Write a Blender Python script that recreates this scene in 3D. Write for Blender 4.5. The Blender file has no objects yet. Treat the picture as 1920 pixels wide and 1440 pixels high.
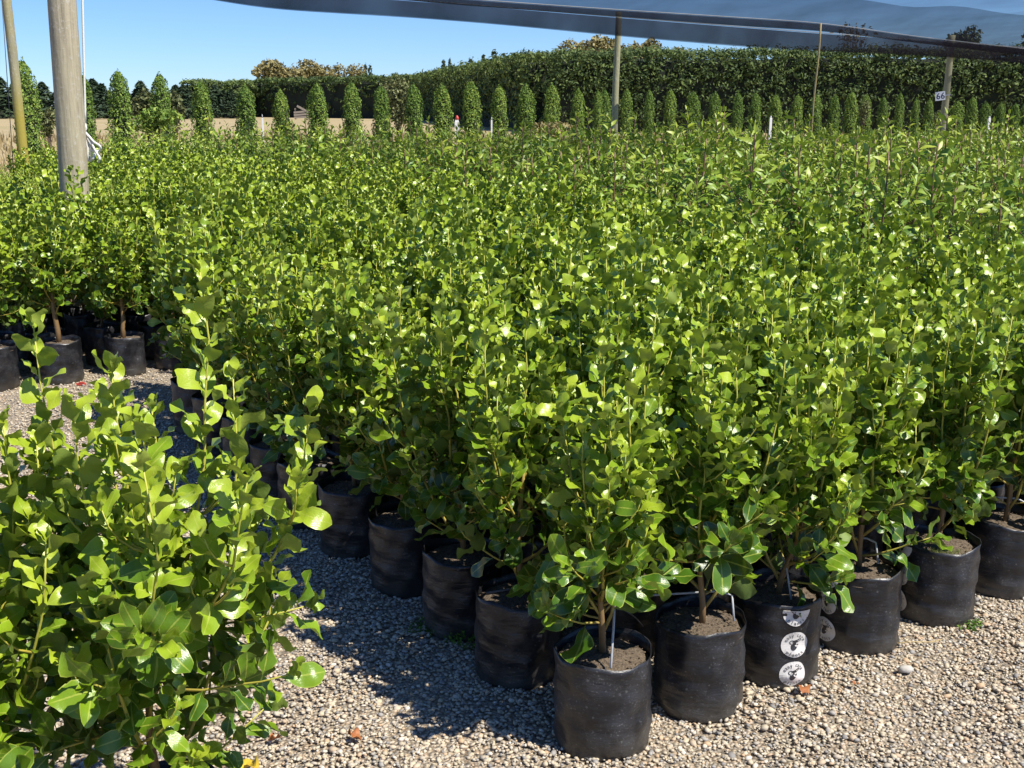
import bpy, math, random
import numpy as np
from mathutils import Vector, Matrix

random.seed(7); rng = np.random.default_rng(7)
scn = bpy.context.scene
COL = scn.collection

# ------------------------------------------------------------------ camera, sky, sun, exposure
CAM_H, F_PX, HORIZON = 1.72, 2100.0, 195.0            # pixels of a 1920x1440 frame
PITCH = math.atan((720 - HORIZON) / F_PX)
cd = bpy.data.cameras.new('camera'); cam = bpy.data.objects.new('camera', cd); COL.objects.link(cam)
cd.sensor_width = 36; cd.lens = F_PX / 1920 * 36; cd.clip_end = 3000; cd.clip_start = 0.05
cam.location = (0, 0, CAM_H); cam.rotation_euler = (math.pi / 2 - PITCH, 0, 0)
scn.camera = cam

SUN_EL = math.radians(54); sx, sy = 0.866, -0.50
n_ = math.hypot(sx, sy)
SUN = Vector((sx / n_ * math.cos(SUN_EL), sy / n_ * math.cos(SUN_EL), math.sin(SUN_EL)))
world = bpy.data.worlds.new('World'); scn.world = world; world.use_nodes = True
wn = world.node_tree.nodes; wl = world.node_tree.links
sky = wn.new('ShaderNodeTexSky'); sky.sky_type = 'NISHITA'; sky.sun_disc = False
sky.sun_elevation = SUN_EL; sky.sun_rotation = math.atan2(sx, sy)
sky.altitude = 0; sky.air_density = 0.85; sky.dust_density = 0.0; sky.ozone_density = 7.0
bg = wn['Background']; bg.inputs['Strength'].default_value = 0.08
tint = wn.new('ShaderNodeMix'); tint.data_type = 'RGBA'; tint.blend_type = 'MULTIPLY'; tint.inputs[0].default_value = 1.0; tint.inputs[7].default_value = (.74, .90, 1.16, 1)   # white balance of the photograph
wl.new(sky.outputs[0], tint.inputs[6]); wl.new(tint.outputs[2], bg.inputs[0])
sd = bpy.data.lights.new('sun', 'SUN'); sun = bpy.data.objects.new('sun', sd); COL.objects.link(sun)
sd.energy = 4.6; sd.angle = math.radians(0.53); sd.color = (1.0, 0.95, 0.86)
sun.rotation_euler = SUN.to_track_quat('Z', 'Y').to_euler(); sun.location = (6, -4, 12)
vs = scn.view_settings; vs.view_transform = 'Standard'; vs.look = 'None'; vs.exposure = 0.7; vs.gamma = 1
scn.cycles.use_denoising = True
scn.cycles.max_bounces = 8; scn.cycles.transparent_max_bounces = 16

# ------------------------------------------------------------------ helpers
SP, CP = math.sin(PITCH), math.cos(PITCH)
def ray(u, v):
    dx = (u - 960) / F_PX; dy = -(v - 720) / F_PX
    return dx, CP + dy * SP, -SP + dy * CP
def at(u, v, y):                       # the point at depth y seen through a pixel of the photograph
    d = ray(u, v); t = y / d[1]; return Vector((d[0] * t, y, CAM_H + d[2] * t))
def atz(u, v, z=0.0):                  # the point at height z seen through a pixel
    d = ray(u, v); t = (z - CAM_H) / d[2]; return Vector((d[0] * t, d[1] * t, z))

def mesh_np(name, verts, faces, mats=(), smooth=True, uv=None, attrs=None, midx=None):
    """faces: (n,k) int array or list of arrays with different k."""
    me = bpy.data.meshes.new(name)
    fl = faces if isinstance(faces, list) else [faces]
    fl = [np.asarray(f, dtype=np.int32) for f in fl if len(f)]
    verts = np.asarray(verts, dtype=np.float32)
    me.vertices.add(len(verts)); me.vertices.foreach_set('co', verts.ravel())
    nl = sum(f.size for f in fl); npoly = sum(len(f) for f in fl)
    me.loops.add(nl); me.polygons.add(npoly)
    loops = np.concatenate([f.ravel() for f in fl])
    starts = []; o = 0
    for f in fl:
        k = f.shape[1]; starts.append(o + np.arange(len(f)) * k); o += f.size
    me.loops.foreach_set('vertex_index', loops)
    me.polygons.foreach_set('loop_start', np.concatenate(starts).astype(np.int32))
    if midx is not None: me.polygons.foreach_set('material_index', np.asarray(midx, dtype=np.int32))
    me.polygons.foreach_set('use_smooth', np.full(npoly, smooth, dtype=bool))
    me.update(calc_edges=True)
    if uv is not None:
        l = me.uv_layers.new(name='UVMap'); l.data.foreach_set('uv', np.asarray(uv, dtype=np.float32)[loops].ravel())
    for k, a in (attrs or {}).items():
        at_ = me.attributes.new(k, 'FLOAT', 'POINT'); at_.data.foreach_set('value', np.asarray(a, dtype=np.float32))
    for m in mats: me.materials.append(m)
    me.validate()
    return me

def obj(name, data, parent=None, loc=None):
    o = bpy.data.objects.new(name, data); COL.objects.link(o)
    if parent is not None: o.parent = parent
    if loc is not None: o.location = loc
    return o
def tag(o, label=None, cat=None, group=None, kind=None):
    if label: o['label'] = label
    if cat: o['category'] = cat
    if group: o['group'] = group
    if kind: o['kind'] = kind
    return o
def empty(name, loc=(0, 0, 0), rz=0.0, sc=1.0):
    o = bpy.data.objects.new(name, None); COL.objects.link(o)
    o.location = loc; o.rotation_euler = (0, 0, rz); o.scale = (sc, sc, sc); o.empty_display_size = 0.1
    return o

class Geo:                             # collects pieces of one mesh
    def __init__(s): s.v = []; s.f4 = []; s.f3 = []; s.n = 0; s.a = {}; s.m4 = []; s.m3 = []
    def add(s, v, f, mi=0, **at_):
        v = np.asarray(v, dtype=np.float64); f = np.asarray(f, dtype=np.int64)
        (s.f4 if f.shape[1] == 4 else s.f3).append(f + s.n)
        (s.m4 if f.shape[1] == 4 else s.m3).append(np.full(len(f), mi))
        s.v.append(v); s.n += len(v)
        for k, x in at_.items(): s.a.setdefault(k, []).append(np.broadcast_to(np.asarray(x, dtype=np.float64), (len(v),)))
    def mesh(s, name, mats, smooth=True):
        fs = []; ms = []
        if s.f4: fs.append(np.concatenate(s.f4)); ms.append(np.concatenate(s.m4))
        if s.f3: fs.append(np.concatenate(s.f3)); ms.append(np.concatenate(s.m3))
        return mesh_np(name, np.concatenate(s.v), fs, mats, smooth, attrs={k: np.concatenate(x) for k, x in s.a.items()}, midx=np.concatenate(ms))

def tube(pts, rads, n=6, cap=True):
    pts = np.asarray(pts, dtype=float); m = len(pts); rads = np.broadcast_to(np.asarray(rads, float), (m,))
    t = np.gradient(pts, axis=0); t /= np.linalg.norm(t, axis=1)[:, None] + 1e-12
    V = []; prev = None
    for i in range(m):
        if prev is None:
            a = np.array([1, 0, 0]) if abs(t[i][0]) < .8 else np.array([0, 1, 0]); x = np.cross(t[i], a)
        else: x = prev - t[i] * prev.dot(t[i])
        x /= np.linalg.norm(x) + 1e-12; y = np.cross(t[i], x); prev = x
        ang = np.arange(n) * 2 * math.pi / n
        V.append(pts[i] + rads[i] * (np.cos(ang)[:, None] * x + np.sin(ang)[:, None] * y))
    V = np.concatenate(V); F = []
    for i in range(m - 1):
        for k in range(n):
            F.append((i * n + k, i * n + (k + 1) % n, (i + 1) * n + (k + 1) % n, (i + 1) * n + k))
    if cap:
        V = np.concatenate([V, pts[:1], pts[-1:]]); c0, c1 = m * n, m * n + 1
        for k in range(n):
            F.append((c0, c0, (k + 1) % n, k)); F.append((c1, c1, (m - 1) * n + k, (m - 1) * n + (k + 1) % n))
        Fq = [f for f in F if f[0] != f[1]]; Ft = [(f[0], f[2], f[3]) for f in F if f[0] == f[1]]
        return V, np.array(Fq), np.array(Ft)
    return V, np.array(F), None
def add_tube(g, pts, rads, n=6, mi=0, **at_):
    v, q, t = tube(pts, rads, n); base = g.n
    g.add(v, q, mi, **at_)
    if t is not None: g.f3.append(t + base); g.m3.append(np.full(len(t), mi))
def box(x0, x1, y0, y1, z0, z1):
    v = np.array([(x, y, z) for z in (z0, z1) for y in (y0, y1) for x in (x0, x1)], float)
    f = np.array([(0, 2, 3, 1), (4, 5, 7, 6), (0, 1, 5, 4), (2, 6, 7, 3), (0, 4, 6, 2), (1, 3, 7, 5)])
    return v, f

# ------------------------------------------------------------------ materials
def newmat(name):
    m = bpy.data.materials.new(name); m.use_nodes = True
    nt = m.node_tree; return m, nt.nodes, nt.links, nt.nodes['Principled BSDF']
def ramp(n, stops, interp='LINEAR'):
    r = n.new('ShaderNodeValToRGB'); cr = r.color_ramp; cr.interpolation = interp
    while len(cr.elements) < len(stops): cr.elements.new(0.5)
    for e, (p, c) in zip(cr.elements, stops): e.position = p; e.color = (*c, 1)
    return r
def noise(n, l, scale, detail=3, rough=.5, coord=None, out='Fac'):
    t = n.new('ShaderNodeTexNoise'); t.inputs['Scale'].default_value = scale; t.inputs['Detail'].default_value = detail
    t.inputs['Roughness'].default_value = rough
    if coord is not None: l.new(coord, t.inputs['Vector'])
    return t.outputs[out]
def mixc(n, l, fac, a, b, mode='MIX'):
    m = n.new('ShaderNodeMix'); m.data_type = 'RGBA'; m.blend_type = mode
    for s, x in ((m.inputs[0], fac), (m.inputs[6], a), (m.inputs[7], b)):
        if isinstance(x, (int, float)): s.default_value = x
        elif isinstance(x, tuple): s.default_value = (*x, 1)
        else: l.new(x, s)
    return m.outputs[2]
def math_(n, l, op, a, b=0.0):
    m = n.new('ShaderNodeMath'); m.operation = op
    for s, x in ((m.inputs[0], a), (m.inputs[1], b)):
        if isinstance(x, (int, float)): s.default_value = x
        else: l.new(x, s)
    return m.outputs[0]
def bump(n, l, bsdf, h, strength=.3, dist=.01):
    b = n.new('ShaderNodeBump'); b.inputs['Strength'].default_value = strength; b.inputs['Distance'].default_value = dist
    l.new(h, b.inputs['Height']); l.new(b.outputs[0], bsdf.inputs['Normal']); return b

def leaf_mat(name, stops, under, rib, per_object, rough=.25, transl=.17, tcol=(.30, .42, .02), spec=.5):
    m, n, l, b = newmat(name)
    if per_object:
        oi = n.new('ShaderNodeObjectInfo'); sp = n.new('ShaderNodeSeparateColor'); l.new(oi.outputs['Color'], sp.inputs[0])
        tone, rnd = sp.outputs[0], oi.outputs['Random']
    else:
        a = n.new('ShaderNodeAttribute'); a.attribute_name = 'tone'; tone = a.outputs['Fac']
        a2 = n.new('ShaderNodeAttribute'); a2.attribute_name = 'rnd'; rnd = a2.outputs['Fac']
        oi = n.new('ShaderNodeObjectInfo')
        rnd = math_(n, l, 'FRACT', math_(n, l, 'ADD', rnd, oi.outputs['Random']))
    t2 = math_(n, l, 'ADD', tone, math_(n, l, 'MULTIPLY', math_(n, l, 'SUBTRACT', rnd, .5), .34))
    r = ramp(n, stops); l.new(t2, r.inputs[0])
    tc = n.new('ShaderNodeTexCoord'); uvs = n.new('ShaderNodeSeparateXYZ'); l.new(tc.outputs['UV'], uvs.inputs[0])
    d = math_(n, l, 'ABSOLUTE', math_(n, l, 'SUBTRACT', uvs.outputs[0], .5))
    ribf = math_(n, l, 'MULTIPLY', math_(n, l, 'LESS_THAN', d, .035), .55)
    edge = math_(n, l, 'MULTIPLY', math_(n, l, 'GREATER_THAN', d, .462), .5)
    blot = noise(n, l, 9.0, 3, .6, tc.outputs['UV'])
    c = mixc(n, l, math_(n, l, 'MULTIPLY', blot, .35), r.outputs[0], mixc(n, l, 1.0, r.outputs[0], (.55, .62, .5), 'MULTIPLY'))
    c = mixc(n, l, ribf, c, rib); c = mixc(n, l, edge, c, rib)
    geo = n.new('ShaderNodeNewGeometry')
    cu = mixc(n, l, .55, r.outputs[0], under)
    c = mixc(n, l, geo.outputs['Backfacing'], c, cu)
    l.new(c, b.inputs['Base Color'])
    rr = math_(n, l, 'ADD', rough, math_(n, l, 'ADD', math_(n, l, 'MULTIPLY', geo.outputs['Backfacing'], .3), math_(n, l, 'MULTIPLY', blot, .12)))
    l.new(rr, b.inputs['Roughness']); b.inputs['Specular IOR Level'].default_value = spec
    bump(n, l, b, noise(n, l, 14.0, 2, .5, tc.outputs['UV']), .12, .01)
    tr = n.new('ShaderNodeBsdfTranslucent'); l.new(mixc(n, l, .6, c, tcol), tr.inputs[0])
    mx = n.new('ShaderNodeMixShader'); mx.inputs[0].default_value = transl
    l.new(b.outputs[0], mx.inputs[1]); l.new(tr.outputs[0], mx.inputs[2])
    l.new(mx.outputs[0], n['Material Output'].inputs[0])
    return m
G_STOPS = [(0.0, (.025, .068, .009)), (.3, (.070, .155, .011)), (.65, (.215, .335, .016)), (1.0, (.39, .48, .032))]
G_ARGS = ((.155, .195, .05), (.42, .46, .08))
M_leaf_obj = leaf_mat('broad_leaf', G_STOPS, *G_ARGS, True)
M_leaf = leaf_mat('broad_leaf_mass', G_STOPS, *G_ARGS, False)
M_lleaf = leaf_mat('laurel_leaf', [(0, (.035, .09, .012)), (.35, (.09, .19, .018)), (.7, (.22, .34, .025)), (1, (.36, .42, .035))], (.17, .24, .06), (.30, .36, .07), False, .36)
M_yleaf = leaf_mat('lime_leaf', [(0, (.08, .15, .018)), (.4, (.17, .29, .025)), (.8, (.30, .44, .04)), (1, (.36, .48, .05))], (.22, .28, .06), (.42, .46, .08), False, .42)

def stem_mat(name, stops):
    m, n, l, b = newmat(name)
    a = n.new('ShaderNodeAttribute'); a.attribute_name = 'tone'
    tc = n.new('ShaderNodeTexCoord'); nz = noise(n, l, 90, 3, .6, tc.outputs['Object'])
    r = ramp(n, stops); l.new(math_(n, l, 'ADD', a.outputs['Fac'], math_(n, l, 'MULTIPLY', math_(n, l, 'SUBTRACT', nz, .5), .25)), r.inputs[0])
    l.new(r.outputs[0], b.inputs['Base Color']); b.inputs['Roughness'].default_value = .55
    bump(n, l, b, nz, .3, .003); return m
M_stem = stem_mat('yellow_stem', [(0, (.17, .095, .045)), (.3, (.24, .16, .06)), (.55, (.40, .33, .05)), (1, (.46, .46, .07))])
M_rstem = stem_mat('red_stem', [(0, (.08, .05, .03)), (.4, (.15, .08, .04)), (.8, (.24, .13, .05)), (1, (.30, .28, .06))])

def bag_mat():
    m, n, l, b = newmat('black_polythene')
    tc = n.new('ShaderNodeTexCoord'); oi = n.new('ShaderNodeObjectInfo')
    add = n.new('ShaderNodeVectorMath'); add.operation = 'ADD'; l.new(tc.outputs['Object'], add.inputs[0])
    mulv = n.new('ShaderNodeVectorMath'); mulv.operation = 'SCALE'; l.new(oi.outputs['Location'], mulv.inputs[0]); mulv.inputs['Scale'].default_value = 3.0
    l.new(mulv.outputs[0], add.inputs[1]); P = add.outputs[0]
    big = noise(n, l, 9, 4, .6, P); fine = noise(n, l, 160, 2, .7, P)
    dust = math_(n, l, 'MULTIPLY', math_(n, l, 'SMOOTH_MIN', 1.0, 1.0), 1.0)
    r1 = ramp(n, [(.42, (0, 0, 0)), (.78, (1, 1, 1))]); l.new(big, r1.inputs[0])
    r2 = ramp(n, [(.60, (0, 0, 0)), (.72, (1, 1, 1))]); l.new(fine, r2.inputs[0])
    vor = n.new('ShaderNodeTexVoronoi'); vor.inputs['Scale'].default_value = 46; l.new(P, vor.inputs['Vector'])
    sp = ramp(n, [(.10, (1, 1, 1)), (.2, (0, 0, 0))]); l.new(vor.outputs['Distance'], sp.inputs[0])
    spk = math_(n, l, 'MULTIPLY', sp.outputs[0], math_(n, l, 'GREATER_THAN', noise(n, l, 30, 1, .5, P), .55))
    c = mixc(n, l, math_(n, l, 'MULTIPLY', r1.outputs[0], .45), (.009, .009, .011), (.085, .085, .092))
    c = mixc(n, l, math_(n, l, 'MULTIPLY', math_(n, l, 'MULTIPLY', r2.outputs[0], r1.outputs[0]), .85), c, (.26, .26, .26))
    c = mixc(n, l, math_(n, l, 'MULTIPLY', spk, .38), c, (.17, .17, .165))
    # earth splashed on the bag's foot
    sx_ = n.new('ShaderNodeSeparateXYZ'); l.new(tc.outputs['Object'], sx_.inputs[0])
    foot = n.new('ShaderNodeMapRange'); foot.inputs[1].default_value = .09; foot.inputs[2].default_value = .0; l.new(sx_.outputs[2], foot.inputs[0])
    c = mixc(n, l, math_(n, l, 'MULTIPLY', math_(n, l, 'MULTIPLY', foot.outputs[0], big), .75), c, (.13, .115, .09))
    l.new(c, b.inputs['Base Color'])
    l.new(math_(n, l, 'ADD', .22, math_(n, l, 'MULTIPLY', big, .36)), b.inputs['Roughness'])
    mp = n.new('ShaderNodeMapping'); mp.inputs['Scale'].default_value = (13, 13, 50); l.new(P, mp.inputs[0])
    wr = noise(n, l, 1.0, 4, .6, mp.outputs[0])
    bump(n, l, b, wr, .6, .006); return m
M_bag = bag_mat()
def simple(name, c1, c2, scale=20, rough=.8, bs=.3, bd=.01, det=4):
    m, n, l, b = newmat(name); tc = n.new('ShaderNodeTexCoord'); nz = noise(n, l, scale, det, .65, tc.outputs['Object'])
    r = ramp(n, [(.3, c1), (.7, c2)]); l.new(nz, r.inputs[0]); l.new(r.outputs[0], b.inputs['Base Color'])
    b.inputs['Roughness'].default_value = rough
    if bs: bump(n, l, b, nz, bs, bd)
    return m
M_soil = simple('potting_soil', (.045, .032, .02), (.20, .15, .10), 130, .95, .8, .01)
M_moss = simple('moss', (.05, .08, .01), (.16, .20, .03), 150, .95, .6, .006)
M_wire = simple('grey_wire', (.32, .33, .34), (.45, .46, .47), 60, .4, 0)
M_blackpipe = simple('black_pipe', (.012, .012, .013), (.03, .03, .03), 30, .4, 0)
M_white = simple('white_plastic', (.72, .72, .70), (.82, .82, .80), 15, .5, 0)
M_label = simple('label_white', (.55, .52, .48), (.72, .69, .65), 40, .55, 0)
M_ink = simple('label_ink', (.02, .02, .022), (.04, .04, .045), 40, .5, 0)
M_rope = simple('white_rope', (.62, .60, .55), (.80, .78, .74), 120, .8, .5, .004)
M_bark = simple('bark', (.05, .035, .025), (.14, .10, .07), 12, .9, .6, .03)
M_bamboo = simple('bamboo', (.38, .27, .10), (.56, .43, .20), 14, .5, .2, .004)
M_dead = simple('dead_leaf', (.20, .06, .015), (.42, .16, .05), 60, .6, .4, .004)
M_red = simple('red_tag', (.45, .05, .03), (.55, .07, .05), 30, .5, 0)
M_oldwood = simple('old_wood', (.22, .18, .14), (.34, .29, .24), 14, .85, .2, .01)
M_stone = simple('pale_stone', (.38, .35, .30), (.52, .48, .42), 60, .8, .3, .003)
M_sign = simple('sign_white', (.72, .76, .82), (.80, .83, .86), 8, .45, 0)
M_signink = simple('sign_ink', (.02, .025, .06), (.03, .03, .07), 8, .5, 0)

def wood_post(name, base, dark, lichen, lz):
    m, n, l, b = newmat(name); tc = n.new('ShaderNodeTexCoord')
    mp = n.new('ShaderNodeMapping'); mp.inputs['Scale'].default_value = (26, 26, 1.6); l.new(tc.outputs['Object'], mp.inputs[0])
    g = noise(n, l, 1.0, 6, .7, mp.outputs[0]); sp = noise(n, l, 30, 4, .7, tc.outputs['Object'])
    r = ramp(n, [(.25, dark), (.62, base)]); l.new(g, r.inputs[0])
    pale = ramp(n, [(.55, (0, 0, 0)), (.68, (1, 1, 1))]); l.new(sp, pale.inputs[0])
    c = mixc(n, l, math_(n, l, 'MULTIPLY', pale.outputs[0], .6), r.outputs[0], (.52, .48, .42))
    big = noise(n, l, 3.0, 3, .6, tc.outputs['Object'])
    lr = ramp(n, [(.42, (0, 0, 0)), (.62, (1, 1, 1))]); l.new(big, lr.inputs[0])
    sz = n.new('ShaderNodeSeparateXYZ'); l.new(tc.outputs['Object'], sz.inputs[0])
    mr = n.new('ShaderNodeMapRange'); mr.inputs[1].default_value = lz[1]; mr.inputs[2].default_value = lz[0]; l.new(sz.outputs[2], mr.inputs[0])
    f = math_(n, l, 'MULTIPLY', math_(n, l, 'MAXIMUM', math_(n, l, 'MULTIPLY', lr.outputs[0], .3), mr.outputs[0]), lz[2])
    c = mixc(n, l, f, c, lichen); l.new(c, b.inputs['Base Color']); b.inputs['Roughness'].default_value = .85
    bump(n, l, b, math_(n, l, 'ADD', g, math_(n, l, 'MULTIPLY', sp, .4)), .5, .012); return m
M_post = wood_post('weathered_post', (.44, .38, .26), (.17, .14, .095), (.36, .34, .16), (.0, .6, .55))
M_post2 = wood_post('lichened_post', (.34, .31, .20), (.19, .17, .10), (.34, .27, .03), (1.55, 2.25, .9))
M_post3 = wood_post('treated_post', (.33, .32, .19), (.20, .19, .11), (.30, .28, .10), (.5, 1.8, .5))

def flake_mat(name, a, b_, c_, rough=.6, transl=.15):
    m, n, l, b = newmat(name); geo = n.new('ShaderNodeNewGeometry'); oi = n.new('ShaderNodeObjectInfo')
    r = ramp(n, [(0, a), (.5, b_), (1, c_)])
    v = math_(n, l, 'ADD', geo.outputs['Random Per Island'], math_(n, l, 'MULTIPLY', math_(n, l, 'SUBTRACT', oi.outputs['Random'], .5), .35))
    l.new(v, r.inputs[0]); l.new(r.outputs[0], b.inputs['Base Color']); b.inputs['Roughness'].default_value = rough
    b.inputs['Specular IOR Level'].default_value = .25
    tr = n.new('ShaderNodeBsdfTranslucent'); l.new(r.outputs[0], tr.inputs[0])
    mx = n.new('ShaderNodeMixShader'); mx.inputs[0].default_value = transl
    l.new(b.outputs[0], mx.inputs[1]); l.new(tr.outputs[0], mx.inputs[2]); l.new(mx.outputs[0], n['Material Output'].inputs[0])
    return m
M_thuja = flake_mat('thuja_spray', (.075, .145, .026), (.14, .235, .038), (.28, .36, .06))
M_hedge = flake_mat('hedge_spray', (.04, .07, .02), (.08, .12, .03), (.18, .23, .06))
M_pine = flake_mat('pine_spray', (.03, .055, .03), (.045, .075, .035), (.07, .10, .045))
M_willow = flake_mat('willow_leaf', (.15, .135, .05), (.24, .205, .075), (.34, .29, .13))
M_olive = flake_mat('olive_leaf', (.08, .10, .035), (.15, .17, .06), (.25, .26, .11))
M_poplar = flake_mat('poplar_leaf', (.04, .065, .03), (.06, .09, .04), (.09, .12, .05))
M_weed = flake_mat('weed_leaf', (.05, .11, .015), (.09, .18, .02), (.16, .26, .03))
M_grass = flake_mat('dry_grass', (.26, .20, .09), (.40, .31, .15), (.50, .41, .22), .8)
M_core = simple('hedge_core', (.008, .012, .006), (.02, .028, .012), 1.5, .95, 0)  # near-black: the shade inside hedges and crowns put into the colour

def gravel_mat():
    m, n, l, b = newmat('gravel_ground'); tc = n.new('ShaderNodeTexCoord')
    v = n.new('ShaderNodeTexVoronoi'); v.inputs['Scale'].default_value = 85; l.new(tc.outputs['Object'], v.inputs['Vector'])
    sc_ = n.new('ShaderNodeSeparateColor'); l.new(v.outputs['Color'], sc_.inputs[0])
    r = ramp(n, [(0, (.24, .22, .18)), (.3, (.38, .32, .24)), (.6, (.48, .41, .30)), (.85, (.46, .34, .22)), (1, (.56, .50, .42))]); l.new(sc_.outputs[0], r.inputs[0])
    e = ramp(n, [(.35, (1, 1, 1)), (.75, (.55, .5, .45))]); l.new(v.outputs['Distance'], e.inputs[0])
    c = mixc(n, l, 1.0, r.outputs[0], e.outputs[0], 'MULTIPLY')
    c = mixc(n, l, math_(n, l, 'MULTIPLY', noise(n, l, 1.6, 4, .6, tc.outputs['Object']), .35), c, (.18, .15, .11))
    l.new(c, b.inputs['Base Color']); b.inputs['Roughness'].default_value = .9
    bump(n, l, b, math_(n, l, 'SUBTRACT', 1.0, v.outputs['Distance']), .9, .012); return m
M_gravel = gravel_mat()
def pebble_mat():
    m, n, l, b = newmat('pebble'); geo = n.new('ShaderNodeNewGeometry'); tc = n.new('ShaderNodeTexCoord')
    r = ramp(n, [(0, (.22, .205, .19)), (.10, (.34, .32, .29)), (.30, (.50, .42, .29)), (.55, (.59, .49, .35)), (.70, (.46, .41, .33)), (.82, (.53, .36, .21)), (.9, (.60, .52, .40)), (1, (.68, .61, .51))])
    l.new(geo.outputs['Random Per Island'], r.inputs[0])
    nz = noise(n, l, 320, 2, .5, tc.outputs['Object'])
    c = mixc(n, l, math_(n, l, 'MULTIPLY', nz, .4), r.outputs[0], mixc(n, l, 1.0, r.outputs[0], (.6, .58, .55), 'MULTIPLY'))
    l.new(c, b.inputs['Base Color']); b.inputs['Roughness'].default_value = .75; return m
M_pebble = pebble_mat()
def field_mat():
    m, n, l, b = newmat('dry_field'); tc = n.new('ShaderNodeTexCoord')
    a = noise(n, l, .12, 5, .6, tc.outputs['Object']); f = noise(n, l, 6, 4, .7, tc.outputs['Object'])
    r = ramp(n, [(.3, (.30, .26, .11)), (.5, (.42, .32, .17)), (.7, (.46, .36, .20))]); l.new(a, r.inputs[0])
    c = mixc(n, l, math_(n, l, 'MULTIPLY', f, .5), r.outputs[0], (.24, .20, .09)); l.new(c, b.inputs['Base Color'])
    b.inputs['Roughness'].default_value = .95; bump(n, l, b, f, .6, .1); return m
M_field = field_mat()
def cloth_mat(name, alpha, col):
    m, n, l, b = newmat(name); tc = n.new('ShaderNodeTexCoord')
    d = n.new('ShaderNodeBsdfDiffuse'); d.inputs[0].default_value = (*col, 1)
    tl = n.new('ShaderNodeBsdfTranslucent'); tl.inputs[0].default_value = (*col, 1)
    ad = n.new('ShaderNodeMixShader'); ad.inputs[0].default_value = .4; l.new(d.outputs[0], ad.inputs[1]); l.new(tl.outputs[0], ad.inputs[2])
    t = n.new('ShaderNodeBsdfTransparent'); mx = n.new('ShaderNodeMixShader')
    nz = noise(n, l, .9, 4, .6, tc.outputs['Object'])
    mr = n.new('ShaderNodeMapRange'); mr.inputs[1].default_value = .3; mr.inputs[2].default_value = .7
    mr.inputs[3].default_value = alpha - .07; mr.inputs[4].default_value = alpha + .07; l.new(nz, mr.inputs[0])
    l.new(mr.outputs[0], mx.inputs[0]); l.new(t.outputs[0], mx.inputs[1]); l.new(ad.outputs[0], mx.inputs[2])
    l.new(mx.outputs[0], n['Material Output'].inputs[0]); return m
M_cloth = cloth_mat('shade_net', .45, (.016, .017, .026))
M_clothhem = cloth_mat('shade_net_hem', .70, (.03, .027, .036))

# ------------------------------------------------------------------ block layout (a: along the front row, b: back along the aisle)
AX = np.array([.838, .546]); AX /= np.linalg.norm(AX); BX = np.array([-AX[1], AX[0]])
P1 = np.array([.255, 2.82]); SA, SB = .368, .40
def ab(a, b): return P1 + AX * a + BX * b
def to_ab(x, y): d = np.array([x, y]) - P1; return float(d @ AX), float(d @ BX)
BAG_H, BAG_R, SOIL_Z = .276, .132, .246

# ------------------------------------------------------------------ ground
def sheet(name, x0, x1, y0, y1, z, mat, nx=2, ny=2):
    X, Y = np.meshgrid(np.linspace(x0, x1, nx), np.linspace(y0, y1, ny))
    v = np.stack([X.ravel(), Y.ravel(), np.full(X.size, z)], 1)
    f = [(j * nx + i, j * nx + i + 1, (j + 1) * nx + i + 1, (j + 1) * nx + i) for j in range(ny - 1) for i in range(nx - 1)]
    return obj(name, mesh_np(name, v, np.array(f), [mat], False))
tag(sheet('ground', -600, 600, -60, 900, 0, M_gravel), kind='structure')
tag(sheet('field', -600, 600, 23, 900, .006, M_field), kind='structure')

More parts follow.
